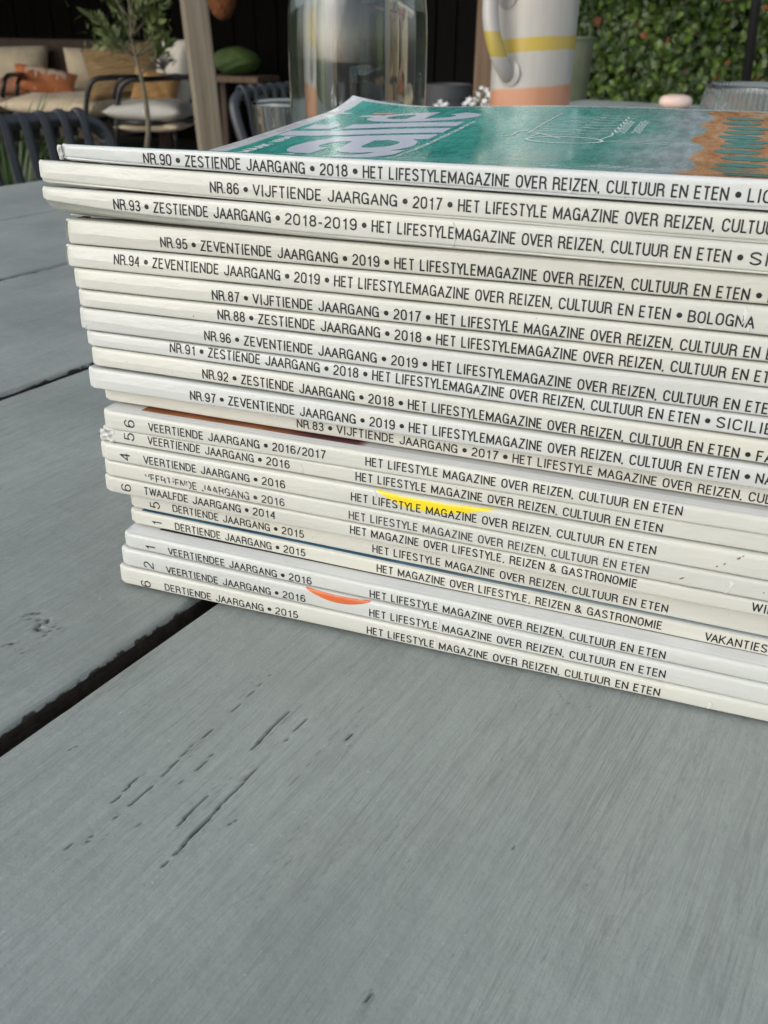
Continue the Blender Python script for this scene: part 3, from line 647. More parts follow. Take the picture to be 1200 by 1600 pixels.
def art_mat(kind):
    """printed front covers; uv = (x from the head in metres, distance from the spine in metres)"""
    m = newmat(kind+'_cover_print', (.7, .7, .7), .28); t = NT(m); u = t.n.new('ShaderNodeUVMap'); u.uv_map = 'print'
    sep = t.n.new('ShaderNodeSeparateXYZ'); t.l.new(u.outputs[0], sep.inputs[0]); X, Y = sep.outputs[0], sep.outputs[1]
    mp = t.n.new('ShaderNodeMapping'); t.l.new(u.outputs[0], mp.inputs[0]); mp.inputs['Scale'].default_value = (1, .35, 1); V = mp.outputs[0]
    def step(v, a, w=.0002): return t.math('MULTIPLY_ADD', t.math('SUBTRACT', v, a), 1/w, .5)
    def clampd(v):
        q = t.n.new('ShaderNodeClamp'); t.l.new(v, q.inputs[0]); return q.outputs[0]
    white = (.80, .82, .82)
    if kind == 'sea':
        n1 = t.noise(V, 28, 5, .6, .4); n2 = t.noise(V, 120, 5, .65, .8); n3 = t.noise(u.outputs[0], 500, 2, .5)
        sea = t.ramp(n1, [(.28, (.035, .29, .225)), (.45, (.055, .46, .37)), (.6, (.12, .55, .46)), (.78, (.28, .62, .53))])
        sea = t.mix(clampd(t.math('MULTIPLY', t.math('SUBTRACT', X, .012), -16)), sea, (.018, .20, .12))
        tur = clampd(t.math('MULTIPLY', t.math('SUBTRACT', X, .098), 40)); sea = t.mix(t.math('MULTIPLY', tur, t.ramp(n1, [(.4, (.1,)*3), (.7, (.75,)*3)])), sea, (.26, .38, .32))
        sea = t.mix(t.ramp(n2, [(.60, (0,)*3), (.78, (.28,)*3)]), sea, (.30, .50, .44)); sea = t.mix(t.ramp(n3, [(.74, (0,)*3), (.8, (.6,)*3)]), sea, (.55, .65, .62))
        # sand and surf
        wob = t.noise(mp.outputs[0], 60, 3, .6); sc_ = t.n.new('ShaderNodeTexWave'); sc_.wave_type = 'BANDS'; sc_.bands_direction = 'Y'; sc_.inputs['Scale'].default_value = 8; t.l.new(u.outputs[0], sc_.inputs[0]); sc_.inputs['Distortion'].default_value = 2.5
        edge = t.math('ADD', .1570, t.math('ADD', t.math('MULTIPLY', sc_.outputs[1], .0035), t.math('MULTIPLY', wob, .008)))
        sand = t.ramp(t.noise(V, 90, 5, .65), [(.3, (.58, .23, .08)), (.5, (.74, .36, .16)), (.7, (.82, .52, .31))])
        foam = t.ramp(n2, [(.3, (.36, .43, .44)), (.6, (.56, .63, .65)), (.75, (.70, .75, .76))])
        dist = t.math('SUBTRACT', X, edge)
        f_foam = t.math('MULTIPLY', clampd(t.math('MULTIPLY_ADD', dist, 45, 1.25)), t.ramp(n1, [(.3, (.55,)*3), (.55, (1,)*3)]))
        c = t.mix(clampd(f_foam), sea, foam); c = t.mix(clampd(t.math('MULTIPLY', dist, 1500)), c, sand)
        bd = t.math('MINIMUM', step(X, .0070), t.math('MINIMUM', step(Y, -.01), t.math('SUBTRACT', 1.0, step(Y, MW-.0058))))
        t.set('Base Color', t.mix(clampd(bd), white, c)); t.b.inputs['Coat Weight'].default_value = .5; t.b.inputs['Coat Roughness'].default_value = .12
        sc2 = t.noise(t.co('Object', (1, .3, 1)), 260, 4, .7)
        t.set('Roughness', t.ramp(sc2, [(.35, (.16,)*3), (.75, (.42,)*3)])); t.set('Normal', t.bump(t.noise(t.co('Object'), 22, 3), .25, .002))
    else:
        P_ = {'terracotta': ((.26, .10, .04), (.44, .17, .07), .0112, .0043), 'blue': ((.03, .09, .15), (.07, .20, .30), .004, .0011), 'charcoal': ((.03, .03, .035), (.06, .06, .065), .010, .0061)}[kind]
        n1 = t.noise(V, 60, 4, .6); c = t.ramp(n1, [(.35, P_[0]), (.65, P_[1])])
        if kind == 'terracotta':
            far = clampd(t.math('MULTIPLY', t.math('SUBTRACT', X, .082), 300)); c = t.mix(far, c, (.55, .56, .55))
            red = clampd(t.math('MULTIPLY', t.math('SUBTRACT', X, .052), 60)); c = t.mix(t.math('MULTIPLY', red, t.math('SUBTRACT', 1.0, far)), c, (.12, .04, .05))
        if kind == 'blue': c = t.mix(clampd(t.math('MULTIPLY', t.math('SUBTRACT', X, .085), 12)), c, (.36, .42, .44))
        bd = t.math('MINIMUM', step(X, P_[2]), step(Y, P_[3]))
        t.set('Base Color', t.mix(clampd(bd), (.74, .75, .73), c)); t.set('Roughness', t.ramp(n1, [(.3, (.3,)*3), (.7, (.45,)*3)]))
    return m
ART = {'90': art_mat('sea'), '6a': art_mat('terracotta'), '1d': art_mat('blue'), '1e': art_mat('charcoal')}
def ord_(k): return k
LABELS = {
 '90': 'topmost magazine, green sea cover with big lilac title, NR.90 on its bluish white spine',
 '86': 'magazine with NR.86 on its cream spine, sticking out furthest left',
 '93': 'magazine with NR.93 and 2018-2019 on its spine, its lower edge slanting back',
 '95': 'magazine with NR.95 on its darker beige spine, fourth from the top',
 '94': 'magazine with NR.94 and BOLOGNA on its pale spine',
 '87': 'magazine with NR.87 VIJFTIENDE JAARGANG on its spine, directly under NR.94',
 '88': 'magazine with NR.88 on its spine and a tiny dot before the number',
 '96': 'magazine with NR.96 ZEVENTIENDE JAARGANG on its spine, just above NR.91',
 '91': 'magazine with NR.91 and SICILIË on its thin bluish white spine',
 '92': 'magazine with NR.92 on its spine, lying between NR.91 and NR.97',
 '97': 'magazine with NR.97 on its cool white spine, overhanging the recessed NR.83 below it',
 '83': 'recessed magazine with NR.83 on its yellowish spine, in the shade of NR.97',
 '6a': 'magazine with VEERTIENDE JAARGANG 2016/2017 and a turned 6 on its spine',
 '5a': 'magazine with a turned 5 and a torn crumpled head on its spine',
 '4a': 'magazine with a turned 4 on its spine and a yellow patch along its upper edge',
 'f': 'magazine with scuffed half rubbed-off VEERTIENDE JAARGANG lettering on its spine',
 '6t': 'magazine with TWAALFDE JAARGANG 2014 and a turned 6 on its spine',
 '5d': 'magazine with DERTIENDE JAARGANG 2015 and a turned 5 on its cream spine',
 '1d': 'magazine with DERTIENDE JAARGANG 2015 and VAKANTIES on its spine',
 '1e': 'magazine with VEERTIENDEE JAARGANG 2016 and a turned 1 on its spine',
 '2e': 'magazine with a turned 2 on its spine and an orange sliver on its edge',
 '6d': 'lowest magazine of the pile, turned 6 and DERTIENDE JAARGANG 2015, lying on the grey board'}
def strokes(mb, mag, mapf, text_segments):
    pass
mags = {}
for mi in range(len(MAGS)):
    g = Mag(mi); mags[g.k] = g
    root = thing('magazine', LABELS[g.k], 'magazine', (0, 0, g.c), group='magazines piled with their spines to the front')
    xs = [g.xl+v for v in (0, .0003, .0008, .0015, .0024)]; n = 120; x = g.xl+.0035
    while x < g.xr: xs.append(x); x += .0022
    xs.append(g.xr)
    ys = [.0022, .0035, .006, .010, .016, .024, .034, .046, .06, .08, .105, .13, .155, .175, .19, .2, .206, .212, .217, MW]
    if g.k != '90': ys = [.0022, .005, .012, .03, .06, .10, .15, MW]
    tk = .00028; rows = []; uvs = []
    for x in xs:
        sp_ = g.spine(x); edge = g.y+MW+.0006*(vn1(x*60, g.i+7)-.5)+(.0012*(vn1(x*25, 88)-.5) if g.k == '90' else 0)
        outer = [(min(edge, g.y+y), g.bot(x, g.y+y)) for y in ys[::-1]] + sp_ + [(min(edge, g.y+y), g.top(x, g.y+y)) for y in ys]
        y0c = sp_[0][0]; outer = [p for j, p in enumerate(outer)]
        if CH.get(g.k): outer = [(p[0]+max(0, (CH[g.k][0]+.001)*(1-(p[0]-g.y)/.03)) if j < len(ys) and p[0]-g.y < .03 else p[0], p[1]) for j, p in enumerate(outer)]
        inner = []
        for j, p in enumerate(outer):
            a = outer[max(0, j-1)]; b = outer[min(len(outer)-1, j+1)]; d = (b[0]-a[0], b[1]-a[1]); l = math.hypot(*d) or 1
            inner.append((p[0]+d[1]/l*tk, p[1]-d[0]/l*tk))
        rows.append(outer+inner[::-1]); nt = len(outer)
    K = len(rows[0]); me = bpy.data.meshes.new('cover')
    vs = [(x, p[0], p[1]-g.c) for x, r_ in zip(xs, rows) for p in r_]; fs = []; mats_i = []
    topstart = nt-len(ys)-1
    for i in range(len(xs)-1):
        for j in range(K):
            j2 = (j+1) % K; fs.append((i*K+j, (i+1)*K+j, (i+1)*K+j2, i*K+j2)); mats_i.append(1 if (g.k in ART and topstart <= j < nt-1) else 0)
    for i in (0, len(xs)-1):
        for j in range(nt-1):
            q = (i*K+j, i*K+j+1, i*K+K-2-j, i*K+K-1-j); fs.append(q if i == 0 else q[::-1]); mats_i.append(0)
    me.from_pydata(vs, [], fs); me.materials.append(cover_mat(g.k))
    if g.k in ART: me.materials.append(ART[g.k])
    me.polygons.foreach_set('material_index', mats_i)
    bm = bmesh.new(); bm.from_mesh(me); bmesh.ops.recalc_face_normals(bm, faces=bm.faces); bm.to_mesh(me); bm.free()
    me.set_sharp_from_angle(angle=math.radians(50)); me.polygons.foreach_set('use_smooth', [True]*len(me.polygons))
    uvl = me.uv_layers.new(name='print')
    for lp in me.loops:
        v = me.vertices[lp.vertex_index].co; uvl.data[lp.index].uv = (v.x-g.xl, v.y-g.y)
    lnk(bpy.data.objects.new('cover', me), root)
    # block of pages
    mb = MB(); xs2 = [g.xl+.0006+(g.xr-g.xl-.0012)*i/24 for i in range(25)]; yp = [.0016, .004, .01, .02, .04, .06, .09, .12, .16, .20, MW-.001]
    if CH.get(g.k): yp = [CH[g.k][0]+.003] + [v for v in yp if v > CH[g.k][0]+.004]
    V_ = []
    for x in xs2:
        V_ += [(x, g.y+y, g.top(x, g.y+y)-g.c-tk*1.25) for y in yp] + [(x, g.y+y, g.bot(x, g.y+y)-g.c+tk*1.25) for y in yp[::-1]]
    K2 = 2*len(yp); F_ = [(i*K2+j, (i+1)*K2+j, (i+1)*K2+(j+1) % K2, i*K2+(j+1) % K2) for i in range(24) for j in range(K2)]
    for i in (0, 24):
        for j in range(len(yp)-1): F_.append((i*K2+j, i*K2+j+1, i*K2+K2-2-j, i*K2+K2-1-j))
    mb.add(V_, F_); mb.build('page_block', M_page, root)
    # lettering
    mb = MB(); cap = .00284 if g.k.isdigit() and g.k != '83' else .00262; base = g.c; dig = MB()
    for seg in TEXTS[g.k]:
        tx, x0, z0, x1, z1 = seg; dz_ = {'1e': .35, '2e': .38, '5d': .25, '83': .45, '91': .05, '6d': .2, '6t': .1}.get(g.k, 0); z0 += dz_; z1 += dz_; x0, z0, x1, z1 = x0*.001, z0*.001, x1*.001, z1*.001
        if tx[0] == '@':
            w, st = GL[tx[1]]; sx = .0034; sz = .0052
            for pl in st:
                L_, R_ = ribbon(pl, .046, .10)
                def mp2(p): # top of the digit to the left
                    x = x0+(.5-p[1])*sx; z = z0+(p[0]-w/2)*sz*(1.0 if tx[1] != '1' else .9); return x, z
                V_ = []
                for a, b in zip(L_, R_):
                    for p in (a, b):
                        x, z = mp2(p); q = (z-g.zb(x))/(g.zt(x)-g.zb(x)); s_ = g.surf(x, min(max(q, .05), .99)); V_.append((s_.x, s_.y, s_.z-base))
                dig.add(V_, [(2*i, 2*i+1, 2*i+3, 2*i+2) for i in range(len(L_)-1)])
            continue
        if tx == '•':
            V_ = []; r = .00066
            for rr in (0, .5, 1):
                for k in range(14):
                    a = 2*math.pi*k/14; x = x0+r*rr*math.cos(a); z = z0+r*1.02*rr*math.sin(a); q = (z-g.zb(x))/(g.zt(x)-g.zb(x)); s_ = g.surf(x, q); V_.append((s_.x, s_.y, s_.z-base))
            mb.add(V_, [(ri*14+k, ri*14+(k+1) % 14, ri*14+14+(k+1) % 14, ri*14+14+k) for ri in (0, 1) for k in range(14)]); continue
        if mb.v: mb.build('spine_lettering', M_worn_ink if g.k == 'f' else M_ink, root, clean=False)
        mb = MB()
        lay, wd = layout(tx); sx = (x1-x0)/wd
        for ox, ch in lay:
            for pl in GL[ch][1]:
                L_, R_ = ribbon([(p[0]*sx/cap, p[1]*.885+.0575) for p in pl], .071, .13, (.0575, .9425))
                V_ = []; qs = []
                for a, b in zip(L_, R_):
                    for p in (a, b):
                        x = x0+ox*sx+p[0]*cap; zc = z0+(z1-z0)*(x-x0)/(x1-x0); z = zc+(p[1]-.5)*cap
                        q = (z-g.zb(x))/(g.zt(x)-g.zb(x)); q = max(q, .02); s_ = g.surf(x, min(q, .985)); V_.append((s_.x, s_.y, s_.z-base)); qs.append((x, z-zc))
                fs = [(2*i, 2*i+1, 2*i+3, 2*i+2) for i in range(len(L_)-1)]
                if g.k == 'f':
                    keep = []
                    for f in fs:
                        x, dz = qs[f[0]]
                        wear_ = vn1(x*900, 5)*.55+vn1(x*260+dz*2500, 8)*.6; up_ = dz/cap+.5
                        lim = .62+.9*sm((x+.125)/.03)
                        if wear_ < lim*(.55 if (x < -.128 and (up_ < .35 or up_ > .92)) else 1) or x > -.09: keep.append(f)
                    fs = keep
                mb.add(V_, fs)
    if g.k == '88':
        x = -.1372; z = .09395
        V_ = [tuple(g.surf(x+.00018*math.cos(a), (z+.00018*math.sin(a)-g.zb(x))/(g.zt(x)-g.zb(x)))-Vector((0, 0, base))) for a in [k*math.pi/3 for k in range(6)]]; mb.add(V_, [tuple(range(6))])
    mb.build('spine_lettering', M_worn_ink if g.k == 'f' else M_ink, root, clean=False)
    if dig.v: dig.build('issue_number', M_ink, root, clean=False)
    g.root = root
# coloured bleeds of the covers over the upper arris of two spines
def patch(k, x0, x1, prof, mat, name):
    g = mags[k]; mb = MB(); n = 40; V_ = []; m = 7
    for i in range(n+1):
        x = x0+(x1-x0)*i/n; lo = prof(i/n)
        for j in range(m+1):
            q = lo+(1.0-lo)*j/m
            if j == m: p = g.surf(x, 1.0+.0030)
            else: p = g.surf(x, min(q, .999))
            p.y += .00003; V_.append((p.x, p.y, p.z-g.c))
    mb.add(V_, [(i*(m+1)+j, (i+1)*(m+1)+j, (i+1)*(m+1)+j+1, i*(m+1)+j+1) for i in range(n) for j in range(m)])
    return mb.build(name, mat, g.root, smooth=True, clean=False)
M_yel = simple('yellow_print', (.80, .64, .01), (.78, .58, .02), 80, .3); M_orp = simple('orange_print', (.62, .14, .03), (.55, .12, .04), 80, .35)
patch('4a', -.0812, -.0455, lambda t: 1.0-.60*min(1, t/.27)**.9*min(1, (1-t)/.42)**.9, M_yel, 'cover_bleed')
patch('2e', -.1028, -.0805, lambda t: 1.0-.46*math.sin(math.pi*t)**.8, M_orp, 'cover_bleed')
# brown specks on two spines
M_speck = newmat('brown_speck', (.20, .13, .08), .6)
def speck(k, x, z, a, b, rot):
    g = mags[k]; mb = MB(); V_ = []
    for i in range(10):
        t = 2*math.pi*i/10; dx, dz = a*math.cos(t), b*math.sin(t)*(1+.3*math.sin(3*t)); X = x+dx*math.cos(rot)-dz*math.sin(rot); Z = z+dx*math.sin(rot)+dz*math.cos(rot)
        p = g.surf(X, (Z-g.zb(X))/(g.zt(X)-g.zb(X))); p.z -= g.c; V_.append(p)
    mb.add(V_, [tuple(range(10))]); mb.build('speck', M_speck, g.root, clean=False)
speck('4a', .0185, .0478, .0006, .00026, .7); speck('4a', .0194, .0486, .0003, .00015, .3); speck('4a', .0154, .0455, .0004, .00016, .9); speck('4a', .0137, .0444, .0003, .0002, .2); speck('f', .0057, .0388, .0007, .00022, .6); speck('f', .0262, .0388, .0002, .0002, 0)
# torn heads: crumpled paper on two spines
M_torn = simple('torn_paper', (.54, .54, .51), (.63, .63, .60), 900, .9, .4, .0004)
def torn(k, x0, x1, z0, z1, y, seed, amp=.0006):
    g = mags[k]; nx, nz = 16, 12; V_ = []
    for i in range(nx+1):
        for j in range(nz+1):
            u = i/nx; v = j/nz; x = x0+(x1-x0)*u; z = z0+(z1-z0)*v
            x += .0005*(vn1(v*5, seed)-.5)*(1 if i in (0, nx) else .4); d = amp*(vn1(u*7+v*3, seed+1)+vn1(v*9-u*4, seed+2)-.7)*math.sin(math.pi*min(1, max(0, .06+u*.9)))
            p = g.surf(max(x, g.xl+.0025), min(.96, max(.05, (z-g.zb(x))/(g.zt(x)-g.zb(x)))))
            V_.append((x, p.y-d-.0001 if i < nx else p.y+.0001, z-g.c))
    mb = MB(); mb.add(V_, [(i*(nz+1)+j, (i+1)*(nz+1)+j, (i+1)*(nz+1)+j+1, i*(nz+1)+j+1) for i in range(nx) for j in range(nz)])
    mb.build('torn_spine_head', M_torn, g.root, smooth=True, clean=False)
g5 = mags['5a']; torn('5a', g5.xl-.0004, g5.xl+.0048, g5.c+.0001, g5.a-.0005, g5.y, 3, .0011)
g0 = mags['90']; torn('90', g0.xl-.0007, g0.xl+.0006, g0.c+.0004, g0.a-.0002, g0.y, 13, .0007)
# creases and rubbed flecks on the spines
M_crease = newmat('rubbed_paper', (.60, .60, .57), .8)
def crease(k, x, z0, z1, w=.00035, seed=0, bow=.0006):
    g = mags[k]; mb = MB(); V_ = []; n = 9
    for i in range(n+1):
        t = i/n; z = z0+(z1-z0)*t; X = x+bow*math.sin(math.pi*t)+.0003*(vn1(t*6, seed)-.5); ww = w*(.4+1.2*vn1(t*5+3, seed+2))*math.sin(math.pi*min(.96, max(.04, t)))
        for sgn in (-1, 0, 1):
            q = min(.97, max(.02, (z-g.zb(X))/(g.zt(X)-g.zb(X)))); p_ = g.surf(X+sgn*ww, q); V_.append((p_.x, p_.y-(.00016 if sgn == 0 else -.00003), p_.z-g.c))
    mb.add(V_, [(3*i+j, 3*i+j+1, 3*i+j+4, 3*i+j+3) for i in range(n) for j in (0, 1)]); mb.build('crease', M_crease, g.root, smooth=True, clean=False)
for k_, px_, a_, b_, w_ in [('90', 888, .0, .27, .0005), ('90', 972, .0, .2, .0003), ('93', 707, .0, .95, .00022), ('94', 1160, .35, 1., .0006), ('94', 1168, .0, .4, .0004), ('94', 1096, .0, .14, .0012), ('91', 744, .0, .6, .0004), ('5a', 470, .0, .7, .0003), ('6d', 678, .0, .9, .0005), ('6d', 1108, .1, .6, .0006), ('2e', 683, .3, .9, .0004), ('f', 1140, .4, .8, .0006), ('f', 1135, .1, .3, .0004), ('4a', 584, .55, .95, .0003), ('96', 130, .0, .5, .0003), ('97', 905, .1, .3, .0003), ('88', 860, .7, .95, .0003)]:
    g_ = mags[k_]; x_ = at(px_, 600, g_.y).x if False else None
    for _ in range(1):
        X_ = -.17; 
        for _i in range(30):
            P_ = Vector((X_, g_.y, g_.zb(X_)+.003))-CAMP; sx_ = 600+FPX*P_.dot(RT)/P_.dot(fw); X_ += (px_-sx_)/6500
    crease(k_, X_, g_.zb(X_)+(g_.zt(X_)-g_.zb(X_))*a_, g_.zb(X_)+(g_.zt(X_)-g_.zb(X_))*b_, w_, px_)
# bulging page ends at two heads
for k in ('95', '94'):
    g = mags[k]; mb = MB(); V_ = []
    for i in range(9):
        a = math.pi*i/8
        for dy in (0, .004, .012):
            V_.append((g.xl+.0006-.0005*math.sin(a)*(1 if dy < .01 else .4), g.y+.0005+dy, g.c*0+(g.zb(g.xl)-g.c)+(g.zt(g.xl)-g.zb(g.xl))*(.06+.88*i/8)))
    mb.add(V_, [(i*3+j, i*3+j+1, i*3+j+4, i*3+j+3) for i in range(8) for j in range(2)]); mb.build('curled_head', M_torn, g.root, smooth=True, clean=False)
# ---- the printed front cover of the top magazine
g = mags['90']
M_title = simple('lilac_white_print', (.74, .77, .88), (.78, .81, .90), 60, .3, Coat_Weight=.4, Coat_Roughness=.12)
M_wprint = newmat('white_print', (.72, .78, .76), .35)
def cpt(x, y, lift=.00012): return Vector((x, y, g.top(x, y)+lift-g.c))
def drape(name, mb, mat): return mb.build(name, mat, g.root, clean=False)
def flat(mb, outline, holes=()):
    """fill an outline given on the cover in metres with a fine mesh that follows the cover"""
    bm = bmesh.new(); vs = []; es = []
    for loop in [outline]+list(holes):
        vv = [bm.verts.new((x, y, 0)) for x, y in loop]
        for a, b in zip(vv, vv[1:]+vv[:1]): es.append(bm.edges.new((a, b)))
    bmesh.ops.triangle_fill(bm, use_beauty=True, edges=es)
    for _ in range(3):
        lo = [e for e in bm.edges if e.calc_length() > .006]
        if not lo: break
        bmesh.ops.subdivide_edges(bm, edges=lo, cuts=1); bmesh.ops.triangulate(bm, faces=bm.faces)
    bm.verts.index_update(); mb.add([cpt(v.co.x, v.co.y) for v in bm.verts], [tuple(v.index for v in f.verts) for f in bm.faces]); bm.free()
# letters stand with their tops towards the head (left): a letter's own x runs away from the spine
def L2C(px, py, y0, sx, xb, sy): return (xb-py*sy, y0+px*sx)
def ell(cx, cy, rx, ry, a0=0, a1=360, n=28): return [(cx+rx*math.cos(math.radians(a0+(a1-a0)*i/n)), cy+ry*math.sin(math.radians(a0+(a1-a0)*i/n))) for i in range(n + (0 if a1-a0 == 360 else 1))]
XB, SC = -.1000, .0465        # base line of the title and height of its small letters
tl = MB()
def put(outs, y0, sx, holes=()):
    flat(tl, [L2C(px, py, y0, sx, XB, SC) for px, py in outs], [[L2C(px, py, y0, sx, XB, SC) for px, py in h] for h in holes])
# t (its lower part is hidden by the spine edge), a, l, i, e with diaeresis, and the first i
put([(.0, .98), (.0, .80), (.22, .80), (.22, .22)]+ell(.55, .24, .33, .26, 180, 270, 6)+[(.85, -.02), (.85, .16)]+ell(.66, .30, .14, .12, 270, 180, 5)+[(.52, .80), (.85, .80), (.85, .98), (.52, .98), (.52, 1.28), (.22, 1.22), (.22, .98)], .0490, .030)
a_out = [(1.0, 0), (1.0, .72)]+ell(.55, .70, .45, .32, 0, 170, 14)+[(.06, .68), (.36, .66)]+ell(.55, .66, .17, .14, 170, 20, 6)+[(.70, .60)]+[(.58, .585), (.30, .55)]+ell(.36, .28, .36, .28, 110, 290, 10)+[(.62, .05), (.72, .12), (.73, 0)]
put(a_out, .0700, .046, [[(.70, .42), (.70, .30)]+ell(.48, .26, .17, .10, -40, -150, 6)+ell(.42, .32, .13, .09, 200, 100, 6)])
put([(0, 0), (.30, 0), (.30, 1.42), (0, 1.42)], .1205, .042)
put([(0, 0), (.30, 0), (.30, 1.0), (0, 1.0)], .1385, .042)
put([(0, 1.10), (.30, 1.10), (.30, 1.36), (0, 1.36)], .1385, .042)
put(ell(.5, .5, .5, .52, 0, 322, 26)+[(.72, .27)]+ell(.5, .45, .22, .25, -42, -180, 9)+[(.28, .44), (1.0, .44)], .1545, .034, [[(.29, .60)]+ell(.5, .64, .21, .20, 180, 0, 9)+[(.71, .60)]])
drape('cover_title', tl, M_title)
dd = MB()
flat(dd, [(-.1535, .176), (-.1445, .176), (-.1445, .181), (-.1535, .181)]); drape('title_dots', dd, M_wprint)
dd = MB(); M_pink = newmat('pink_print', (.70, .38, .33), .35)
flat(dd, [(-.1515, .185), (-.1420, .185), (-.1420, .191), (-.1515, .191)]); drape('title_dots', dd, M_pink)
# small line above the title, drawn with strokes
def stroke_text(mb, text, x0, y0, h, adv, wid=.09, lower=False):
    lay, wd = layout(text.upper())
    for ox, ch in lay:
        for pl in GL[ch][1]:
            L_, R_ = ribbon(pl, wid, .3); V_ = []
            for a, b in zip(L_, R_):
                for p in (a, b): V_.append(cpt(x0-p[1]*h, y0+(ox+p[0])*adv, .00016))
            mb.add(V_, [(2*i, 2*i+1, 2*i+3, 2*i+2) for i in range(len(L_)-1)])
for k_, v_ in {'d': None}.items(): pass
tx = MB(); stroke_text(tx, 'DE SMAAK VAN', -.1575, .062, .0042, .0078, .10); drape('cover_lettering', tx, M_wprint); tx = MB(); stroke_text(tx, 'HET LIFESTYLEMAGAZINE OVER REIZEN, CULTUUR EN ETEN', -.0955, .050, .0017, .0036, .10)
drape('cover_lettering', tx, M_wprint)
# white handwriting in the sea
sw = MB()
def pen(pts, w=.0005, smooth_=True):
    pts = roundpath([(x, y, 0) for x, y in pts], .02, 5) if smooth_ else [Vector((x, y, 0)) for x, y in pts]
    L_, R_ = ribbon([(p.x, p.y) for p in pts], w, .004); V_ = []
    for a, b in zip(L_, R_):
        V_ += [cpt(*a, .00018), cpt(*b, .00018)]
    sw.add(V_, [(2*i, 2*i+1, 2*i+3, 2*i+2) for i in range(len(L_)-1)])
el = [(-.0455+.0125*math.cos(a)-.008, .104+.0075*math.sin(a)+.30*.0125*math.cos(a)*0) for a in [k*math.pi/16 for k in range(34)]]
pen(el, .00055, False)
pen([(-.0775, .1095), (-.0720, .112), (-.0735, .122), (-.0705, .126), (-.055, .107)], .00035)
for k in range(9):
    y = .117+k*.0065; x0 = -.0685+.0006*k; pen([(x0-.0012, y), (x0+.006, y+.003), (x0+.013, y+.0005), (x0+.0165, y+.002)] if k % 2 else [(x0, y+.002), (x0+.008, y-.001), (x0+.0155, y+.001)], .0003)
for k in range(8):
    y = .118+k*.0078; x0 = -.0560+.0004*k; pen([(x0+.002, y+.004), (x0+.009, y+.001), (x0+.0125, y+.0045), (x0+.0165, y+.003)], .0003)
    if k < 7: pen([(-.0395, y+.002), (-.0405, y+.008)], .0003)
pen([(-.0420, .108), (-.0395, .120)], .0003)
pen([(-.0685, .118), (-.0675, .182)], .00022); pen([(-.066, .110), (-.064, .119)], .0003)
pen([(-.0405, .1035), (-.034, .1045), (-.020, .103)], .0003); pen([(-.0385, .1065), (-.028, .108), (-.010, .1065)], .0002)
drape('cover_handwriting', sw, M_wprint)
for (xa, ya, n_, l_) in [(-.0385, .126, 3, .040), (-.0335, .128, 3, .042), (-.0560, .006, 3, .016), (-.0475, .018, 3, .022), (-.0415, .006, 3, .014), (-.0345, .012, 4, .048), (-.0290, .010, 4, .056), (-.0225, .008, 5, .062)]:
    sw = MB()
    for j in range(n_): stroke_text(sw, 'DE GASTEN VAN ETEN'[:int(l_/.0022)], xa+.0011*j, ya+.003*(j % 2), .00085, .0030, .09)
    drape('cover_small_print', sw, M_wprint)
# rows of parasols on the beach, as printed
M_par = simple('teal_print', (.06, .22, .19), (.12, .32, .27), 300, .3); pr = MB()
for j, yy in enumerate([.054, .0665, .081, .095, .108, .1185, .129, .141, .153, .167, .182]):
    for xo in (0.0035, .0225, .042, .0620):
        cx = xo-.001+.0012*((j*7) % 3-1); pr_out = [(cx+.0070*math.cos(a), yy+.0050*math.sin(a)*(1+.15*math.sin(5*a))) for a in [2*math.pi*k/18 for k in range(18)]]
        if cx+.007 < g.xr: flat(pr, pr_out)
for yy in (.010, .024, .038):
    flat(pr, [(.0055+.0072*math.cos(a), yy+.0045*math.sin(a)) for a in [2*math.pi*k/18 for k in range(18)]])
drape('printed_parasols', pr, M_par)

# ================================================================ garden
GZ = -.75
M_ground = simple('terrace_tiles', (.10, .085, .07), (.16, .14, .12), 6, .85, .3, .004)
m = MB(); m.add([(-60, -60, GZ), (60, -60, GZ), (60, 60, GZ), (-60, 60, GZ)], [(0, 1, 2, 3)]); tag(m.build('ground', M_ground), kind='structure')
# paving slabs near the table
slabm = [simple('paving_%s' % n_, a, b, 18, .8, .3, .003) for n_, a, b in (('grey', (.11, .10, .09), (.17, .155, .14)), ('brown', (.13, .105, .08), (.19, .16, .13)))]
pm = MB(); pm.box((0, 0, 0), (.592, .592, .03)); pme = [pm.mesh('paving_slab', [k]) for k in slabm]
pv = thing('paving', 'brownish grey square paving slabs around and behind the table', 'paving', (0, 0, GZ)); del pv['category']; pv['kind'] = 'structure'
for i in range(-9, 2):
    for j in range(0, 10):
        o = lnk(bpy.data.objects.new('slab', random.choice(pme)), pv); p = uv2w(i*.6, j*.6, .006+random.uniform(-.002, .002)); o.location = p; o.rotation_euler = (random.uniform(-.003, .003), random.uniform(-.003, .003), math.atan2(UD.y, UD.x))
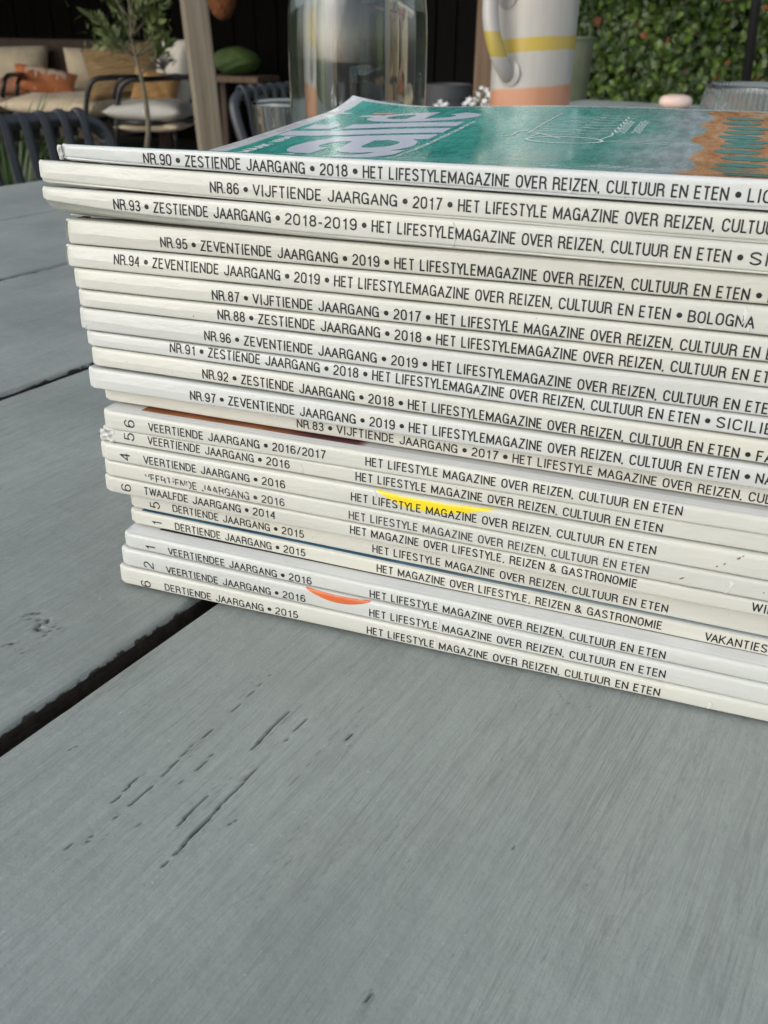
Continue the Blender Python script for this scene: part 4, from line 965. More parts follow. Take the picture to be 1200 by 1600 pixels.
# ---- slatted metal chairs
M_chair = simple('slate_powder_coat', (.028, .032, .036), (.040, .045, .050), 90, .38, .1, .0003)
def chair(label, origin, rz):
    """back rest of width along local y, leaning away towards -x; origin on the ground below the middle of the top rail"""
    t = thing('garden_chair', label, 'chair', origin, rz, 'slatted metal chairs along the far side of the table')
    H = .765; Wd = .272
    fr = roundpath([(.13, -Wd+.02, .42), (.02, -Wd, .70), (.0, -Wd+.02, H), (0, 0, H+.004), (0, Wd-.02, H), (.02, Wd, .70), (.13, Wd-.02, .42)], .09, 8)
    m = MB(); m.tube(fr, .0135, 12); m.build('back_frame', M_chair, t, smooth=True)
    m = MB(); m.tube(roundpath([(.13, -Wd+.02, .42), (.50, -Wd+.01, .43), (.57, -Wd+.04, .43), (.57, Wd-.04, .43), (.50, Wd-.01, .43), (.13, Wd-.02, .42)], .06, 6), .0125, 10); m.build('seat_frame', M_chair, t, smooth=True)
    for k in range(11):
        y = (k-5)*.0425; m = MB(); wdt = .0105
        path = roundpath([(-.0148, y, H-.030), (-.0150, y, H+.004), (0, y, H+.0185), (.0150, y, H+.004), (.033, y, H-.10), (.115, y, .50), (.15, y, .445), (.25, y, .445), (.56, y, .45)], .022, 5)
        m.tube(path, .0035, 8, ry=wdt, upv=(1, 0, 0)); m.build('slat', M_chair, t, smooth=True)
    for sx, sy in ((.12, -1), (.12, 1), (.54, -1), (.54, 1)):
        m = MB(); m.tube([(sx, sy*(Wd-.02), .42), (sx+(-.07 if sx < .3 else .04), sy*(Wd-.005), .012)], .0125, 10); m.build('leg', M_chair, t, smooth=True)
    return t
CA = math.atan2(UD.y, UD.x)
p1 = atz(116, 166, GZ+.785); p2 = atz(346, 139, GZ+.775)
u1, v1 = w2uv(p1); u2, v2 = w2uv(p2)
print('CHAIR', p1, u1, v1, p2, u2, v2)
c1 = uv2w(u1, v1-.208, GZ); c2 = uv2w(u2, v2+.272, GZ)
chair('slatted grey metal garden chair at the left edge, in front of the sofa', c1, CA)
cc = chair('slatted grey metal garden chair between the wooden post and the bottle', c2, CA+math.radians(4))
# ---- timber
def wood(name, a, b, sc_=40): 
    m = newmat(name, a, .75); t = NT(m); g = t.noise(t.co('Object', (1, 1, .04)), sc_, 6, .65, .4); k = t.noise(t.co('Object', (1, 1, .35)), 9, 2, .5)
    c = t.ramp(g, [(.3, tuple(v*.6 for v in a)), (.5, a), (.72, b)]); c = t.mix(t.ramp(k, [(.70, (0,)*3), (.76, (.8,)*3)]), c, tuple(v*.3 for v in a)); t.set('Base Color', c); t.set('Normal', t.bump(g, .5, .003)); return m
M_post = wood('weathered_oak', (.20, .165, .115), (.29, .25, .19)); M_post2 = wood('brown_post_wood', (.17, .105, .065), (.24, .16, .10)); M_dark = wood('dark_stained_boards', (.003, .0026, .0022), (.006, .005, .0042), 60)
M_dark.node_tree.nodes['Principled BSDF'].inputs['Specular IOR Level'].default_value = .1
def post(label, x0p, x1p, pyc, Y, mat, ztop, rz):
    a = at(x0p, pyc, Y); b = at(x1p, pyc, Y); c = (a+b)/2; w = (b-a).length/(abs(math.cos(rz))+abs(math.sin(rz))) 
    m = MB(); m.box((0, 0, (ztop-GZ)/2), (w, w, ztop-GZ)); o = m.build('timber_post', mat, None, bevel=.006, seg=3); o.location = (c.x, c.y+w/2, GZ); o.rotation_euler = (0, 0, rz); tag(o, label, 'post', 'posts carrying the pavilion roof'); return c
pc = post('thick weathered timber post between the sofa and the bottle', 283, 331, 120, 2.25, M_post, 1.36, math.radians(36))
pc2 = post('brown timber post with dark knots left of the jug', 741, 769, 100, 4.3, M_post2, 1.36, 0)
_p = bpy.data.objects['timber_post']; _v = Vector((CAMP.x-_p.location.x, CAMP.y-_p.location.y, 0)).normalized(); _p.matrix_world = Matrix.Translation(Vector((pc.x, pc.y, pc.z))) @ Matrix.Rotation(math.radians(2.8), 4, _v) @ Matrix.Translation(-Vector((pc.x, pc.y, pc.z))) @ Matrix.Translation(_p.location) @ Matrix.Rotation(math.radians(36), 4, 'Z')
# pavilion: back wall, side wall of boards, unseen roof added to darken the inside
pav = thing('pavilion', 'dark stained timber garden pavilion around the sofa', 'pavilion', (-3, 6, GZ))
def world_part(mb, name, mat, parent, **k):
    o = mb.build(name, mat, parent, **k); o.location = -Vector(parent.location); return o
def boardwall(x0, y0, x1, y1, z0, z1, w, name='wall_board'):
    d = Vector((x1-x0, y1-y0, 0)); L = d.length; d.normalize(); n = int(L/w); a = math.atan2(d.y, d.x); mm = MB(); mm.box((0, 0, 0), (w-.012, .022, z1-z0)); me = mm.mesh(name, M_dark)
    for i in range(n):
        o = lnk(bpy.data.objects.new(name, me), pav); p = Vector((x0, y0, (z0+z1)/2))+d*(w*(i+.5)); o.location = p-Vector(pav.location); o.rotation_euler = (0, 0, a); o.location += Vector((-d.y, d.x, 0))*random.uniform(-.004, .004)
    mm = MB(); mm.box(((x0+x1)/2-d.y*.03, (y0+y1)/2+d.x*.03, (z0+z1)/2), (L, .02, z1-z0), Matrix.Rotation(a, 3, 'Z')); world_part(mm, 'wall_backing', M_dark, pav)
e1 = at(560, 100, 5.2); e2 = at(752, 100, 4.62)
boardwall(-9.5, 7.6, e1.x-.2, 7.6, GZ, 1.345, .20)
boardwall(e1.x-.4, 5.3, e2.x, 4.62, GZ, 1.345, .14)
boardwall(-9.6, 1.5, -9.6, 7.6, GZ, 1.345, .20)
m = MB(); m.add([(-10, 3.3, 1.36), (-1.35, 2.35, 1.36), (-.75, 4.5, 1.36), (-.75, 8, 1.36), (-10, 8, 1.36)]+[(-10, 3.3, 1.50), (-1.35, 2.35, 1.50), (-.75, 4.5, 1.50), (-.75, 8, 1.50), (-10, 8, 1.50)], [(4, 3, 2, 1, 0), (5, 6, 7, 8, 9)]+[(i, (i+1) % 5, (i+1) % 5+5, i+5) for i in range(5)]); world_part(m, 'roof', M_dark, pav)
# ---- sofa
M_linen = simple('beige_linen', (.56, .46, .31), (.66, .56, .40), 14, .9, .5, .012, Sheen_Weight=.2); M_grey = simple('pale_grey_linen', (.50, .49, .43), (.58, .56, .50), 16, .9, .4, .01)
M_ochre = simple('ochre_fleece', (.26, .165, .07), (.44, .30, .15), 14, .95, 1.0, .05, (.5, 1, 5)); M_orange = newmat('orange_palm_fabric', (.50, .17, .06), .85); M_steel = newmat('black_tube', (.012, .012, .013), .4)
M_slat = wood('sofa_teak', (.04, .022, .012), (.06, .036, .02))
def cushion(name, c, dims, mat, label, cat='cushion', rot=(0, 0, 0), group=None, seed=0, parent=None, puff=.5, disc=False):
    """soft closed cushion of real thickness: local x wide, y deep, z high"""
    n = 22; V_ = []; F_ = []
    for side in (1, -1):
        for i in range(n+1):
            for j in range(n+1):
                u = i/n*2-1; v = j/n*2-1; e = (1-abs(u)**3.2)*(1-abs(v)**3.2); h = max(0, e)**.5
                pinch = 1-.07*(1-abs(v))**1*abs(u)**6-.0; pv_ = 1-.07*(1-abs(u))*abs(v)**6
                wr = .10*(vn1(u*3.1+seed*3.3+v*1.7, seed)-.5)+.07*(vn1(v*6.3-u*4.1+seed, seed+5)-.5)
                if disc: u2, v2 = u*math.sqrt(1-v*v/2), v*math.sqrt(1-u*u/2); h = max(0, 1-u2*u2-v2*v2)**.5; V_.append((dims[0]/2*u2*(1+wr*.5), side*dims[1]/2*h*(1+wr), dims[2]/2*v2*(1+wr*.6))); continue
                V_.append((dims[0]/2*u*pinch, side*dims[1]/2*h*(1+wr*1.6), dims[2]/2*v*pv_))
    for s_ in (0, 1):
        b = s_*(n+1)**2
        for i in range(n):
            for j in range(n):
                q = (b+i*(n+1)+j, b+(i+1)*(n+1)+j, b+(i+1)*(n+1)+j+1, b+i*(n+1)+j+1); F_.append(q if s_ else q[::-1])
    m = MB(); m.add(V_, F_); o = m.build(name, mat, parent, smooth=True); 
    o.location = Vector(c)-(Vector(parent.location) if parent else Vector()); o.rotation_euler = rot
    if label: tag(o, label, cat, group)
    return o
SY = 6.3        # depth of the back of the sofa
def px2(a, b, Y): return at(*a, Y), at(*b, Y)
SR = math.radians(28)                 # the sofa faces the table
def cush_px(name, x0, x1, y0, y1, Y, thick, mat, label, roll=0, lean=.18, seed=0, grow=1.0, rz=SR, disc=False):
    a = at(x0, (y0+y1)/2, Y); b = at(x1, (y0+y1)/2, Y); c = (a+b)/2; w = (b-a).length*grow; top_ = at((x0+x1)/2, y0, Y).z; bot_ = at((x0+x1)/2, y1, Y).z
    return cushion(name, (c.x, c.y, (top_+bot_)/2), (w, thick, (top_-bot_)*grow), mat, label, 'cushion', (-lean, roll, rz), None, seed, disc=disc)
sofa_z = at(80, 166, 5.5).z
sofa = thing('garden_sofa', 'low garden sofa with beige cushions and black tubular arms under the dark roof', 'sofa', (at(80, 150, 5.6).x, at(80, 150, 5.6).y, GZ))
a0 = at(-120, 150, 5.9); b0 = at(262, 128, 5.9)
dirv = Vector((1, 0, 0)); ln = (b0-a0); ln.z = 0; L = ln.length; dirv = ln.normalized(); nrm = Vector((dirv.y, -dirv.x, 0)); ang0 = math.atan2(dirv.y, dirv.x)
R0 = Matrix.Rotation(ang0, 3, 'Z'); seat_top = at(90, 143, 5.55).z; ctr = (a0+b0)/2
def sp_(along, out, z): return Vector((ctr.x, ctr.y, 0))+dirv*along+nrm*out+Vector((0, 0, z))
for k in range(3):
    cushion('seat_cushion', sp_((k-1)*L/3, .42, seat_top-.055), (L/3*1.01, .95, .20), M_linen, None, rot=(0, 0, ang0), parent=sofa, seed=k+2)
for o in list(sofa.children):
    o.rotation_euler = (math.radians(90), 0, ang0); o.data.transform(Matrix.Scale(.16/.95, 4, (0, 1, 0)) @ Matrix.Scale(.95/.20, 4, (0, 0, 1)))
m = MB()
for q in (-.5, 0, .5): pass
m.box(sp_(0, .40, seat_top-.19), (L, .86, .08), R0); world_part(m, 'base', M_slat, sofa)
m = MB(); m.box(sp_(0, -.12, seat_top+.11), (L, .04, .40), R0); world_part(m, 'back_panel', M_slat, sofa)
for q in (-.47, .47):
    for w_ in (0, .78):
        m = MB(); m.box(sp_(q*L, w_, (seat_top-.23+GZ)/2), (.06, .06, seat_top-.23-GZ), R0); world_part(m, 'leg', M_slat, sofa)
cush_px('back_cushion', -60, 64, 70, 152, 5.75, .22, M_linen, 'large beige back cushion at the left end of the sofa', seed=1)
cush_px('back_cushion', 112, 196, 74, 150, 5.75, .22, M_linen, 'large beige back cushion in the middle of the sofa, behind the fleecy one', seed=4)
# palm printed cushion
t = NT(M_orange); u_ = t.n.new('ShaderNodeTexCoord'); n_ = t.noise(t.co('Object'), 7, 3)
t.set('Base Color', t.ramp(n_, [(.3, (.42, .12, .04)), (.7, (.55, .20, .08))]))
oc = cush_px('throw_cushion', 32, 110, 106, 146, 5.25, .13, M_orange, 'orange cushion with pale palm trees printed on it, leaning on the sofa', roll=math.radians(10), seed=8, lean=.5)
M_palm = newmat('pale_print', (.60, .46, .33), .85)
def palm_print(cx, cz, s_):
    m = MB(); hh = lambda x, z: -.066*max(.05, (1-abs(x/(.5*oc_w))**3.2)*(1-abs(z/(.5*oc_h))**3.2))**.5-.006
    def rib(pts, w):
        L_, R_ = ribbon(pts, w, .05); V_ = []
        for a, b in zip(L_, R_): V_ += [(a[0], hh(*a), a[1]), (b[0], hh(*b), b[1])]
        m.add(V_, [(2*i, 2*i+1, 2*i+3, 2*i+2) for i in range(len(L_)-1)])
    rib([(cx, cz-.10*s_), (cx+.01*s_, cz), (cx, cz+.05*s_)], .008*s_)
    for k in range(9):
        a = math.radians(-20+k*27.5); rib([(cx, cz+.05*s_), (cx+.05*s_*math.cos(a), cz+.05*s_+.05*s_*math.sin(a)), (cx+.085*s_*math.cos(a), cz+.05*s_+.055*s_*math.sin(a)-.02*s_)], .009*s_)
    m.build('palm_print', M_palm, oc, clean=False)
oc_w = oc.dimensions.x; oc_h = oc.dimensions.z; bpy.context.view_layer.update(); bb = [Vector(b) for b in oc.bound_box]; oc_w = bb[6].x-bb[0].x; oc_h = bb[6].z-bb[0].z
palm_print(-.055, -.0, .75); palm_print(.075, -.0, .7)
cush_px('throw_cushion', -2, 40, 122, 148, 5.2, .12, simple('rust_fabric', (.30, .13, .08), (.38, .20, .12), 20, .9), 'small rust-pink cushion behind the left sofa arm', seed=11, lean=.3)
cush_px('throw_cushion', 146, 258, 70, 152, 5.1, .26, M_ochre, 'big fleecy ochre cushion behind the olive tree', roll=math.radians(-6), seed=14, lean=.25, grow=1.03)
def armtube(parent, name, pts, Y, r=.014):
    m = MB(); q = [at(x, y, Y_) for (x, y), Y_ in zip(pts, Y)] if isinstance(Y, list) else [at(x, y, Y) for x, y in pts]
    m.tube(roundpath(q, .14, 8), r, 10); o = m.build(name, M_steel, parent, smooth=True); o.location = -Vector(parent.location)
armtube(sofa, 'arm', [(4, 152), (7, 118), (60, 114)], [4.75, 4.75, 5.6]); armtube(sofa, 'arm', [(27, 150), (27, 123), (60, 119)], [4.95, 4.95, 5.6])
# ---- armchair
ar = thing('garden_armchair', 'black tubular garden armchair with pale cushions beside the olive tree', 'armchair', (at(240, 190, 4.6).x, at(240, 190, 4.6).y, GZ))
armtube(ar, 'arm', [(134, 214), (134, 162), (141, 124), (168, 121), (286, 119)], [4.45, 4.45, 4.45, 4.5, 4.9]); armtube(ar, 'arm', [(184, 232), (182, 170), (190, 126), (226, 124), (300, 120)], [4.25, 4.25, 4.25, 4.3, 4.7])
armtube(ar, 'arm_brace', [(178, 155), (181, 128), (196, 121)], 4.5, .010); armtube(ar, 'seat_rail', [(183, 190), (240, 193), (300, 189)], [4.25, 4.25, 4.7], .013)
armtube(ar, 'leg', [(270, 192), (278, 240)], [4.5, 4.5], .012)
def wcush(name, c, dims, mat, rot, seed, parent):
    o = cushion(name, c, dims, mat, None, rot=rot, parent=parent, seed=seed); return o
a_, b_ = at(184, 172, 4.45), at(296, 172, 4.6); c_ = (a_+b_)/2
o = wcush('seat_cushion', (c_.x, c_.y, at(240, 173, 4.5).z), ((b_-a_).length*1.05, .11, .62), M_grey, (math.radians(88), 0, math.radians(20)), 21, ar)
o = wcush('lower_cushion', (c_.x, c_.y+.02, at(240, 196, 4.5).z), ((b_-a_).length*.9, .06, .55), M_linen, (math.radians(88), 0, math.radians(20)), 23, ar)
a_, b_ = at(246, 120, 4.95), at(300, 120, 4.95); c_ = (a_+b_)/2
bkc = wcush('back_cushion', (c_.x, c_.y, at(270, 118, 4.95).z), (.24, .16, .40), simple('cream_fabric', (.60, .56, .47), (.68, .64, .55), 18, .9, .3, .006), (-.25, 0, math.radians(-20)), 25, ar)
m = MB()
for k in range(7):
    a = math.radians(35+k*24); L_, R_ = ribbon([(.0, .02), (.06*math.cos(a), .02+.07*math.sin(a)), (.105*math.cos(a), .02+.085*math.sin(a))], .006, .03); V_ = []
    for p, q in zip(L_, R_): V_ += [(p[0], -.088, p[1]), (q[0], -.088, q[1])]
    m.add(V_, [(2*i, 2*i+1, 2*i+3, 2*i+2) for i in range(len(L_)-1)])
L_, R_ = ribbon([(0, .02), (.05, -.06), (.09, -.13)], .005, .03); V_ = []
for p, q in zip(L_, R_): V_ += [(p[0], -.086, p[1]), (q[0], -.086, q[1])]
m.add(V_, [(2*i, 2*i+1, 2*i+3, 2*i+2) for i in range(len(L_)-1)]); m.build('palm_print', M_steel, bkc, clean=False)
cush_px('throw_cushion', 213, 274, 110, 167, 4.75, .16, simple('mustard_fabric', (.36, .20, .07), (.46, .28, .11), 22, .9, .5, .01), 'small mustard cushion standing on the armchair seat', roll=math.radians(14), seed=31, lean=.2)
# ---- shelf, green bag, hanging cloth in the pavilion
sh = thing('wooden_shelf', 'narrow wooden shelf board in the dark between post and bottle', 'shelf', tuple(at(372, 122, 4.4)))
m = MB(); a_ = at(332, 121, 4.4); b_ = at(420, 124, 4.4); m.box(((a_+b_)/2)-Vector(sh.location), ((b_-a_).length, .25, .028)); m.build('board', wood('shelf_wood', (.09, .055, .03), (.14, .09, .05)), sh, bevel=.002)
for x_ in (-.11, .11):
    m = MB(); m.box((x_, .05, -.34-.014), (.03, .03, .66)); m.build('leg', M_slat, sh)
gb = cush_px('green_bag', 334, 404, 73, 118, 4.4, .20, simple('green_cloth', (.025, .05, .008), (.05, .09, .015), 18, .8, .6, .01), 'rounded dark green bag on the wooden shelf', seed=41, lean=0, rz=0, disc=True); gb['category'] = 'bag'
hc = cush_px('hanging_lantern', 326, 366, -48, 32, 4.4, .14, simple('rust_orange', (.14, .045, .012), (.22, .08, .02), 40, .9, .8, .02), 'rust orange woven hanging ball beside the post top', seed=43, lean=0, rz=0, disc=True); hc['category'] = 'lantern'
m = MB(); q = hc.location; m.tube([(q.x, q.y, 1.36), (q.x, q.y, q.z+.10)], .003, 6); o = m.build('cord', M_steel, hc); o.matrix_parent_inverse = Matrix.Identity(4); o.data.transform(Matrix.Translation(-q)); 
# ---- grey round planter left of the brown post
def pot(label, x0, x1, ytop, Y, h, mat, taper=.82, lip=.02, name='planter'):
    a_ = at(x0, ytop, Y); b_ = at(x1, ytop, Y); c_ = (a_+b_)/2; r = (b_-a_).length/2; m = MB(); z0 = c_.z-h
    m.lathe([(0, 0), (r*taper, 0), (r*.97, h-lip*1.6), (r*.97, h-lip), (r, h-lip), (r, h), (r*.93, h), (r*.90, h-.03), (0, h-.035)], 56)
    o = m.build(name, mat, None, smooth=math.radians(35)); o.location = (c_.x, c_.y, z0); tag(o, label, 'planter'); return o
pot('dark grey round planter between the bottle and the brown post', 664, 737, 131, 3.1, at(700, 131, 3.1).z-GZ, simple('charcoal_pot', (.045, .047, .05), (.06, .062, .065), 30, .6), lip=.045)
pot('pale green tapered planter behind the jug, in front of the ivy', 836, 931, 57, 3.0, at(880, 57, 3.0).z-GZ-.02, simple('sage_glaze', (.11, .13, .075), (.16, .18, .11), 14, .45), taper=.55, lip=.008)
# parasol pole
pa = at(1182, -2, 3.2); pb = at(1166, 124, 3.2); d_ = (pb-pa).normalized()
par = thing('parasol', 'black parasol pole leaning slightly in front of the ivy on the right', 'parasol', (0, 0, 0)); q0 = pb+d_*((GZ+.05-pb.z)/d_.z); q1 = pb-d_*2.0; par.location = q0
m = MB(); m.tube([q0-q0, q1-q0], .0150, 14); m.build('pole', M_steel, par, smooth=True)
m = MB(); m.lathe([(0, 0), (.24, 0), (.24, .03), (.05, .05), (.04, .16), (0, .16)], 32, (0, 0, -.05)); m.build('base', M_steel, par, smooth=math.radians(40))
# ---- leaves
def leafmesh(name, mat, ivy=True, L=1.0):
    if ivy: o_ = [(0, 0), (.30, -.10), (.46, .12), (.34, .34), (.40, .62), (.14, .60), (0, 1.0), (-.14, .60), (-.40, .62), (-.34, .34), (-.46, .12), (-.30, -.10)]
    else: o_ = [(0, 0), (.07, .2), (.10, .45), (.07, .75), (0, 1), (-.07, .75), (-.10, .45), (-.07, .2)]
    n = len(o_); vs = [(0, .38 if ivy else .5, .0)]+[(x, y, abs(x)*.35-.18*(y-.4)**2 + .02*math.sin(7*y)) for x, y in o_]
    m = MB(); m.add([(x*L, y*L, z*L) for x, y, z in vs], [(0, 1+i, 1+(i+1) % n) for i in range(n)]); return m.mesh(name, mat, smooth=False)
def leafmat(name, a, b, c, rough=.42):
    m = newmat(name, b, rough); t = NT(m); oi = t.n.new('ShaderNodeObjectInfo'); col = t.ramp(oi.outputs['Random'], [(0, a), (.55, b), (1, c)]); n = t.noise(t.co('Object'), 30, 2)
    ge = t.n.new('ShaderNodeNewGeometry'); col = t.mix(t.math('MULTIPLY', ge.outputs['Random Per Island'], .75), col, a); t.set('Base Color', t.mix(t.ramp(n, [(.4, (0,)*3), (.7, (.4,)*3)]), col, a)); m.node_tree.nodes['Principled BSDF'].inputs['Subsurface Weight'].default_value = 0
    return m
M_ivy = leafmat('ivy_leaf', (.022, .046, .005), (.05, .095, .008), (.11, .17, .018)); M_ivy2 = leafmat('ivy_young_leaf', (.07, .13, .015), (.11, .18, .025), (.15, .22, .035)); M_ivy3 = leafmat('ivy_withered_leaf', (.10, .035, .01), (.20, .08, .02), (.16, .11, .02), .7)
ivys = [leafmesh('ivy_leaf', k) for k in (M_ivy, M_ivy2, M_ivy3)]
HY = 4.55; hx0 = at(880, 80, HY).x; hx1 = 4.6
hedge = thing('ivy_hedge', 'dense ivy-covered hedge with a few withered orange leaves, behind the right side of the table', 'hedge', ((hx0+hx1)/2, HY, GZ)); HO = Vector(hedge.location)
m = MB(); m.box((0, .45, 1.30), (hx1-hx0-.1, .5, 2.6)); m.build('core', newmat('dark_twigs', (.010, .012, .005), .9), hedge)  # near-black box filling the hedge behind the leaves
rnd = random.Random(5)
def ivy_tf(x, z, dep, s_):
    R = Matrix.Rotation(rnd.uniform(-.9, .9), 4, 'Y') @ Matrix.Rotation(rnd.uniform(-1.25, -.35)+math.pi, 4, 'X') if False else Matrix.Rotation(rnd.uniform(-.7, .7), 4, 'Z') @ Matrix.Rotation(rnd.uniform(.15, 1.15), 4, 'X') @ Matrix.Rotation(math.pi+rnd.uniform(-.9, .9), 4, 'Y').inverted() @ Matrix.Identity(4)
    # leaf hangs: tip down, face to the viewer, tilted at random
    F = Matrix(((1, 0, 0), (0, 0, 1), (0, -1, 0))).to_4x4(); T = Matrix.Rotation(rnd.uniform(-.8, .8), 4, 'Z') @ Matrix.Rotation(rnd.uniform(-.9, .25), 4, 'X') @ Matrix.Rotation(rnd.uniform(-.9, .9), 4, 'Y')
    return Matrix.Translation((x, dep, z)) @ T @ F.inverted().transposed() @ Matrix.Scale(s_, 4)
va, vb = at(915, 178, HY), at(1215, 0, HY)
cnt = 0
for k in range(300):
    x = rnd.uniform(va.x, vb.x)-HO.x; z = rnd.uniform(va.z, vb.z+.01)-HO.z; dep = rnd.uniform(-.02, .12)+.05*math.sin(x*9)+.05*math.sin(z*11+x*4)
    o = lnk(bpy.data.objects.new('leaf', ivys[0 if rnd.random() < .70 else (1 if rnd.random() < .9 else 2)]), hedge); o.matrix_local = ivy_tf(x, z, dep, rnd.uniform(.030, .050))
acc = [MB(), MB(), MB()]
def acc_leaf(mb, src, M_): mb.add([M_ @ v.co for v in src.vertices], [tuple(p.vertices) for p in src.polygons])
for k in range(14000):
    near = rnd.random() < .42
    if near: x = rnd.uniform(va.x-.15, vb.x+.15)-HO.x; z = rnd.uniform(va.z-.1, vb.z+.25)-HO.z
    else: x = rnd.uniform(hx0, hx1)-HO.x; z = rnd.uniform(.02, 2.65)
    dep = rnd.uniform(.05, .22)+.05*math.sin(x*9)+.05*math.sin(z*11+x*4); ti = 0 if rnd.random() < .80 else (1 if rnd.random() < .85 else 2)
    acc_leaf(acc[ti], ivys[ti], ivy_tf(x, z, dep, rnd.uniform(.028, .058)))
for mb, mt in zip(acc, (M_ivy, M_ivy2, M_ivy3)):
    o = mb.build('foliage', mt, hedge, clean=False); o['kind'] = 'stuff'
# ---- olive tree
OY = 3.1; base_ = at(222, 232, OY)
tree = thing('olive_tree', 'slender young olive tree with a thin bent trunk in front of the sofa', 'tree', (base_.x, base_.y, GZ)); TO = Vector(tree.location)
M_bark = simple('olive_bark', (.11, .095, .06), (.17, .15, .10), 60, .85, .5, .003); M_olive = leafmat('olive_leaf', (.08, .11, .03), (.15, .19, .06), (.22, .26, .12), .5)
tr = [TO+Vector((0, 0, .18)), at(229, 232, OY), at(233, 205, OY), at(229, 165, OY), at(222, 125, OY), at(212, 88, OY), at(205, 60, OY), at(203, 25, OY), at(200, -20, OY)]
m = MB(); m.tube([p-TO for p in roundpath(tr, .08, 4)], [.012-.0085*min(1, i/34) for i in range(len(roundpath(tr, .08, 4)))], 10); m.build('trunk', M_bark, tree, smooth=True)
m = MB(); m.lathe([(0, 0), (.12, 0), (.16, .26), (.17, .27), (.155, .28), (.15, .24), (0, .235)], 40); m.build('pot', simple('olive_pot', (.10, .07, .05), (.14, .10, .07), 20, .8), tree, smooth=math.radians(40))
ol = leafmesh('olive_leaf', M_olive, False); tips = []
br_ = [((212, 88), (180, 62), (146, 28)), ((212, 88), (170, 55), (140, 22)), ((205, 60), (190, 25), (176, -8)), ((205, 60), (215, 20), (222, -30)), ((212, 88), (240, 55), (250, 22)), ((212, 88), (250, 70), (256, 46)), ((205, 70), (182, 68), (152, 66)), ((222, 115), (245, 90), (262, 70)), ((203, 25), (212, -20), (216, -60)), ((205, 60), (228, 30), (262, 4)), ((212, 88), (200, 60), (196, 30)), ((212, 88), (190, 80), (163, 50)), ((203, 30), (180, 0), (160, -30)), ((203, 30), (235, 5), (262, -30))]
for k, (a, b, c) in enumerate(br_):
    dy = rnd.uniform(-.16, .16); pa_, pb_, pc_ = at(*a, OY), at(*b, OY+dy*.6), at(*c, OY+dy)
    pts = roundpath([pa_, pb_, pc_], .1, 6); m = MB(); m.tube([p-TO for p in pts], [.0045-.0035*i/(len(pts)-1) for i in range(len(pts))], 6); m.build('branch', M_bark, tree, smooth=True)
    tips.append(pts)
for k in range(290):
    pts = tips[k % len(tips)]; i = min(len(pts)-2, int(len(pts)*rnd.uniform(.30, 1.0))); p = pts[i].lerp(pts[i+1], rnd.random()); d = (pts[i+1]-pts[i]).normalized()
    ax = Vector((rnd.uniform(-1, 1), rnd.uniform(-1, 1), rnd.uniform(-.6, 1))).normalized(); dr = (d*.7+ax*.8+Vector((0, 0, .25))).normalized(); o = lnk(bpy.data.objects.new('leaf', ol), tree)
    z_ = ax.cross(dr).normalized(); x_ = dr.cross(z_); s_ = rnd.uniform(.038, .062); w_ = rnd.uniform(1.2, 1.8)
    o.matrix_local = Matrix(((x_.x*s_*w_, dr.x*s_, z_.x*s_, p.x-TO.x), (x_.y*s_*w_, dr.y*s_, z_.y*s_, p.y-TO.y), (x_.z*s_*w_, dr.z*s_, z_.z*s_, p.z-TO.z), (0, 0, 0, 1)))
mb = MB()
for k in range(500):
    pts = tips[k % len(tips)]; i = min(len(pts)-2, int(len(pts)*rnd.uniform(.2, 1.0))); p = pts[i].lerp(pts[i+1], rnd.random())+Vector((rnd.gauss(0, .02), rnd.gauss(0, .03), rnd.gauss(0, .02)))
    M_ = Matrix.Translation(p-TO) @ Matrix.Rotation(rnd.uniform(0, 6), 4, 'Z') @ Matrix.Rotation(rnd.uniform(-.6, 1.4), 4, 'X') @ Matrix.Scale(rnd.uniform(.025, .045), 4); acc_leaf(mb, ol, M_)
o = mb.build('inner_foliage', M_olive, tree, clean=False); o['kind'] = 'stuff'
# ---- grasses behind the left chair and plants below it
def grass(label, c, n, h, spread, mat, name='grass_tuft'):
    m = MB()
    for k in range(n):
        a = rnd.uniform(0, 6.28); r = rnd.uniform(0, spread*.4); b = Vector((r*math.cos(a), r*math.sin(a), 0)); out = Vector((math.cos(a), math.sin(a), 0)); hh = h*rnd.uniform(.6, 1.1); w = rnd.uniform(.004, .008); sd_ = Vector((-out.y, out.x, 0)); pts = []
        for j in range(6):
            t = j/5; p = b+out*(spread*t**1.8*rnd.uniform(.8, 1.1))+Vector((0, 0, hh*(t-.42*t**2.6))); pts += [p-sd_*w*(1-t*.95), p+sd_*w*(1-t*.95)]
        m.add(pts, [(2*j, 2*j+1, 2*j+3, 2*j+2) for j in range(5)])
    o = m.build(name, mat, None, clean=False); o.location = c; tag(o, label, 'grass'); return o
M_grass = leafmat('grass_blade', (.03, .07, .008), (.06, .12, .015), (.10, .16, .03), .5)
p = at(-10, 175, 2.5); grass('tuft of long green grass at the left edge behind the chair', (p.x, p.y, GZ), 190, (p.z-GZ)*1.75, .42, M_grass)
p = at(95, 262, 1.55); grass('low green and brown tuft seen between the slats of the left chair', (p.x, p.y, GZ), 160, .42, .34, leafmat('dry_grass', (.06, .07, .01), (.12, .12, .03), (.22, .17, .07), .6))
p = at(20, 250, 1.75); grass('low leafy tuft under the left chair near the edge of the photo', (p.x, p.y, GZ), 150, .45, .34, M_grass)
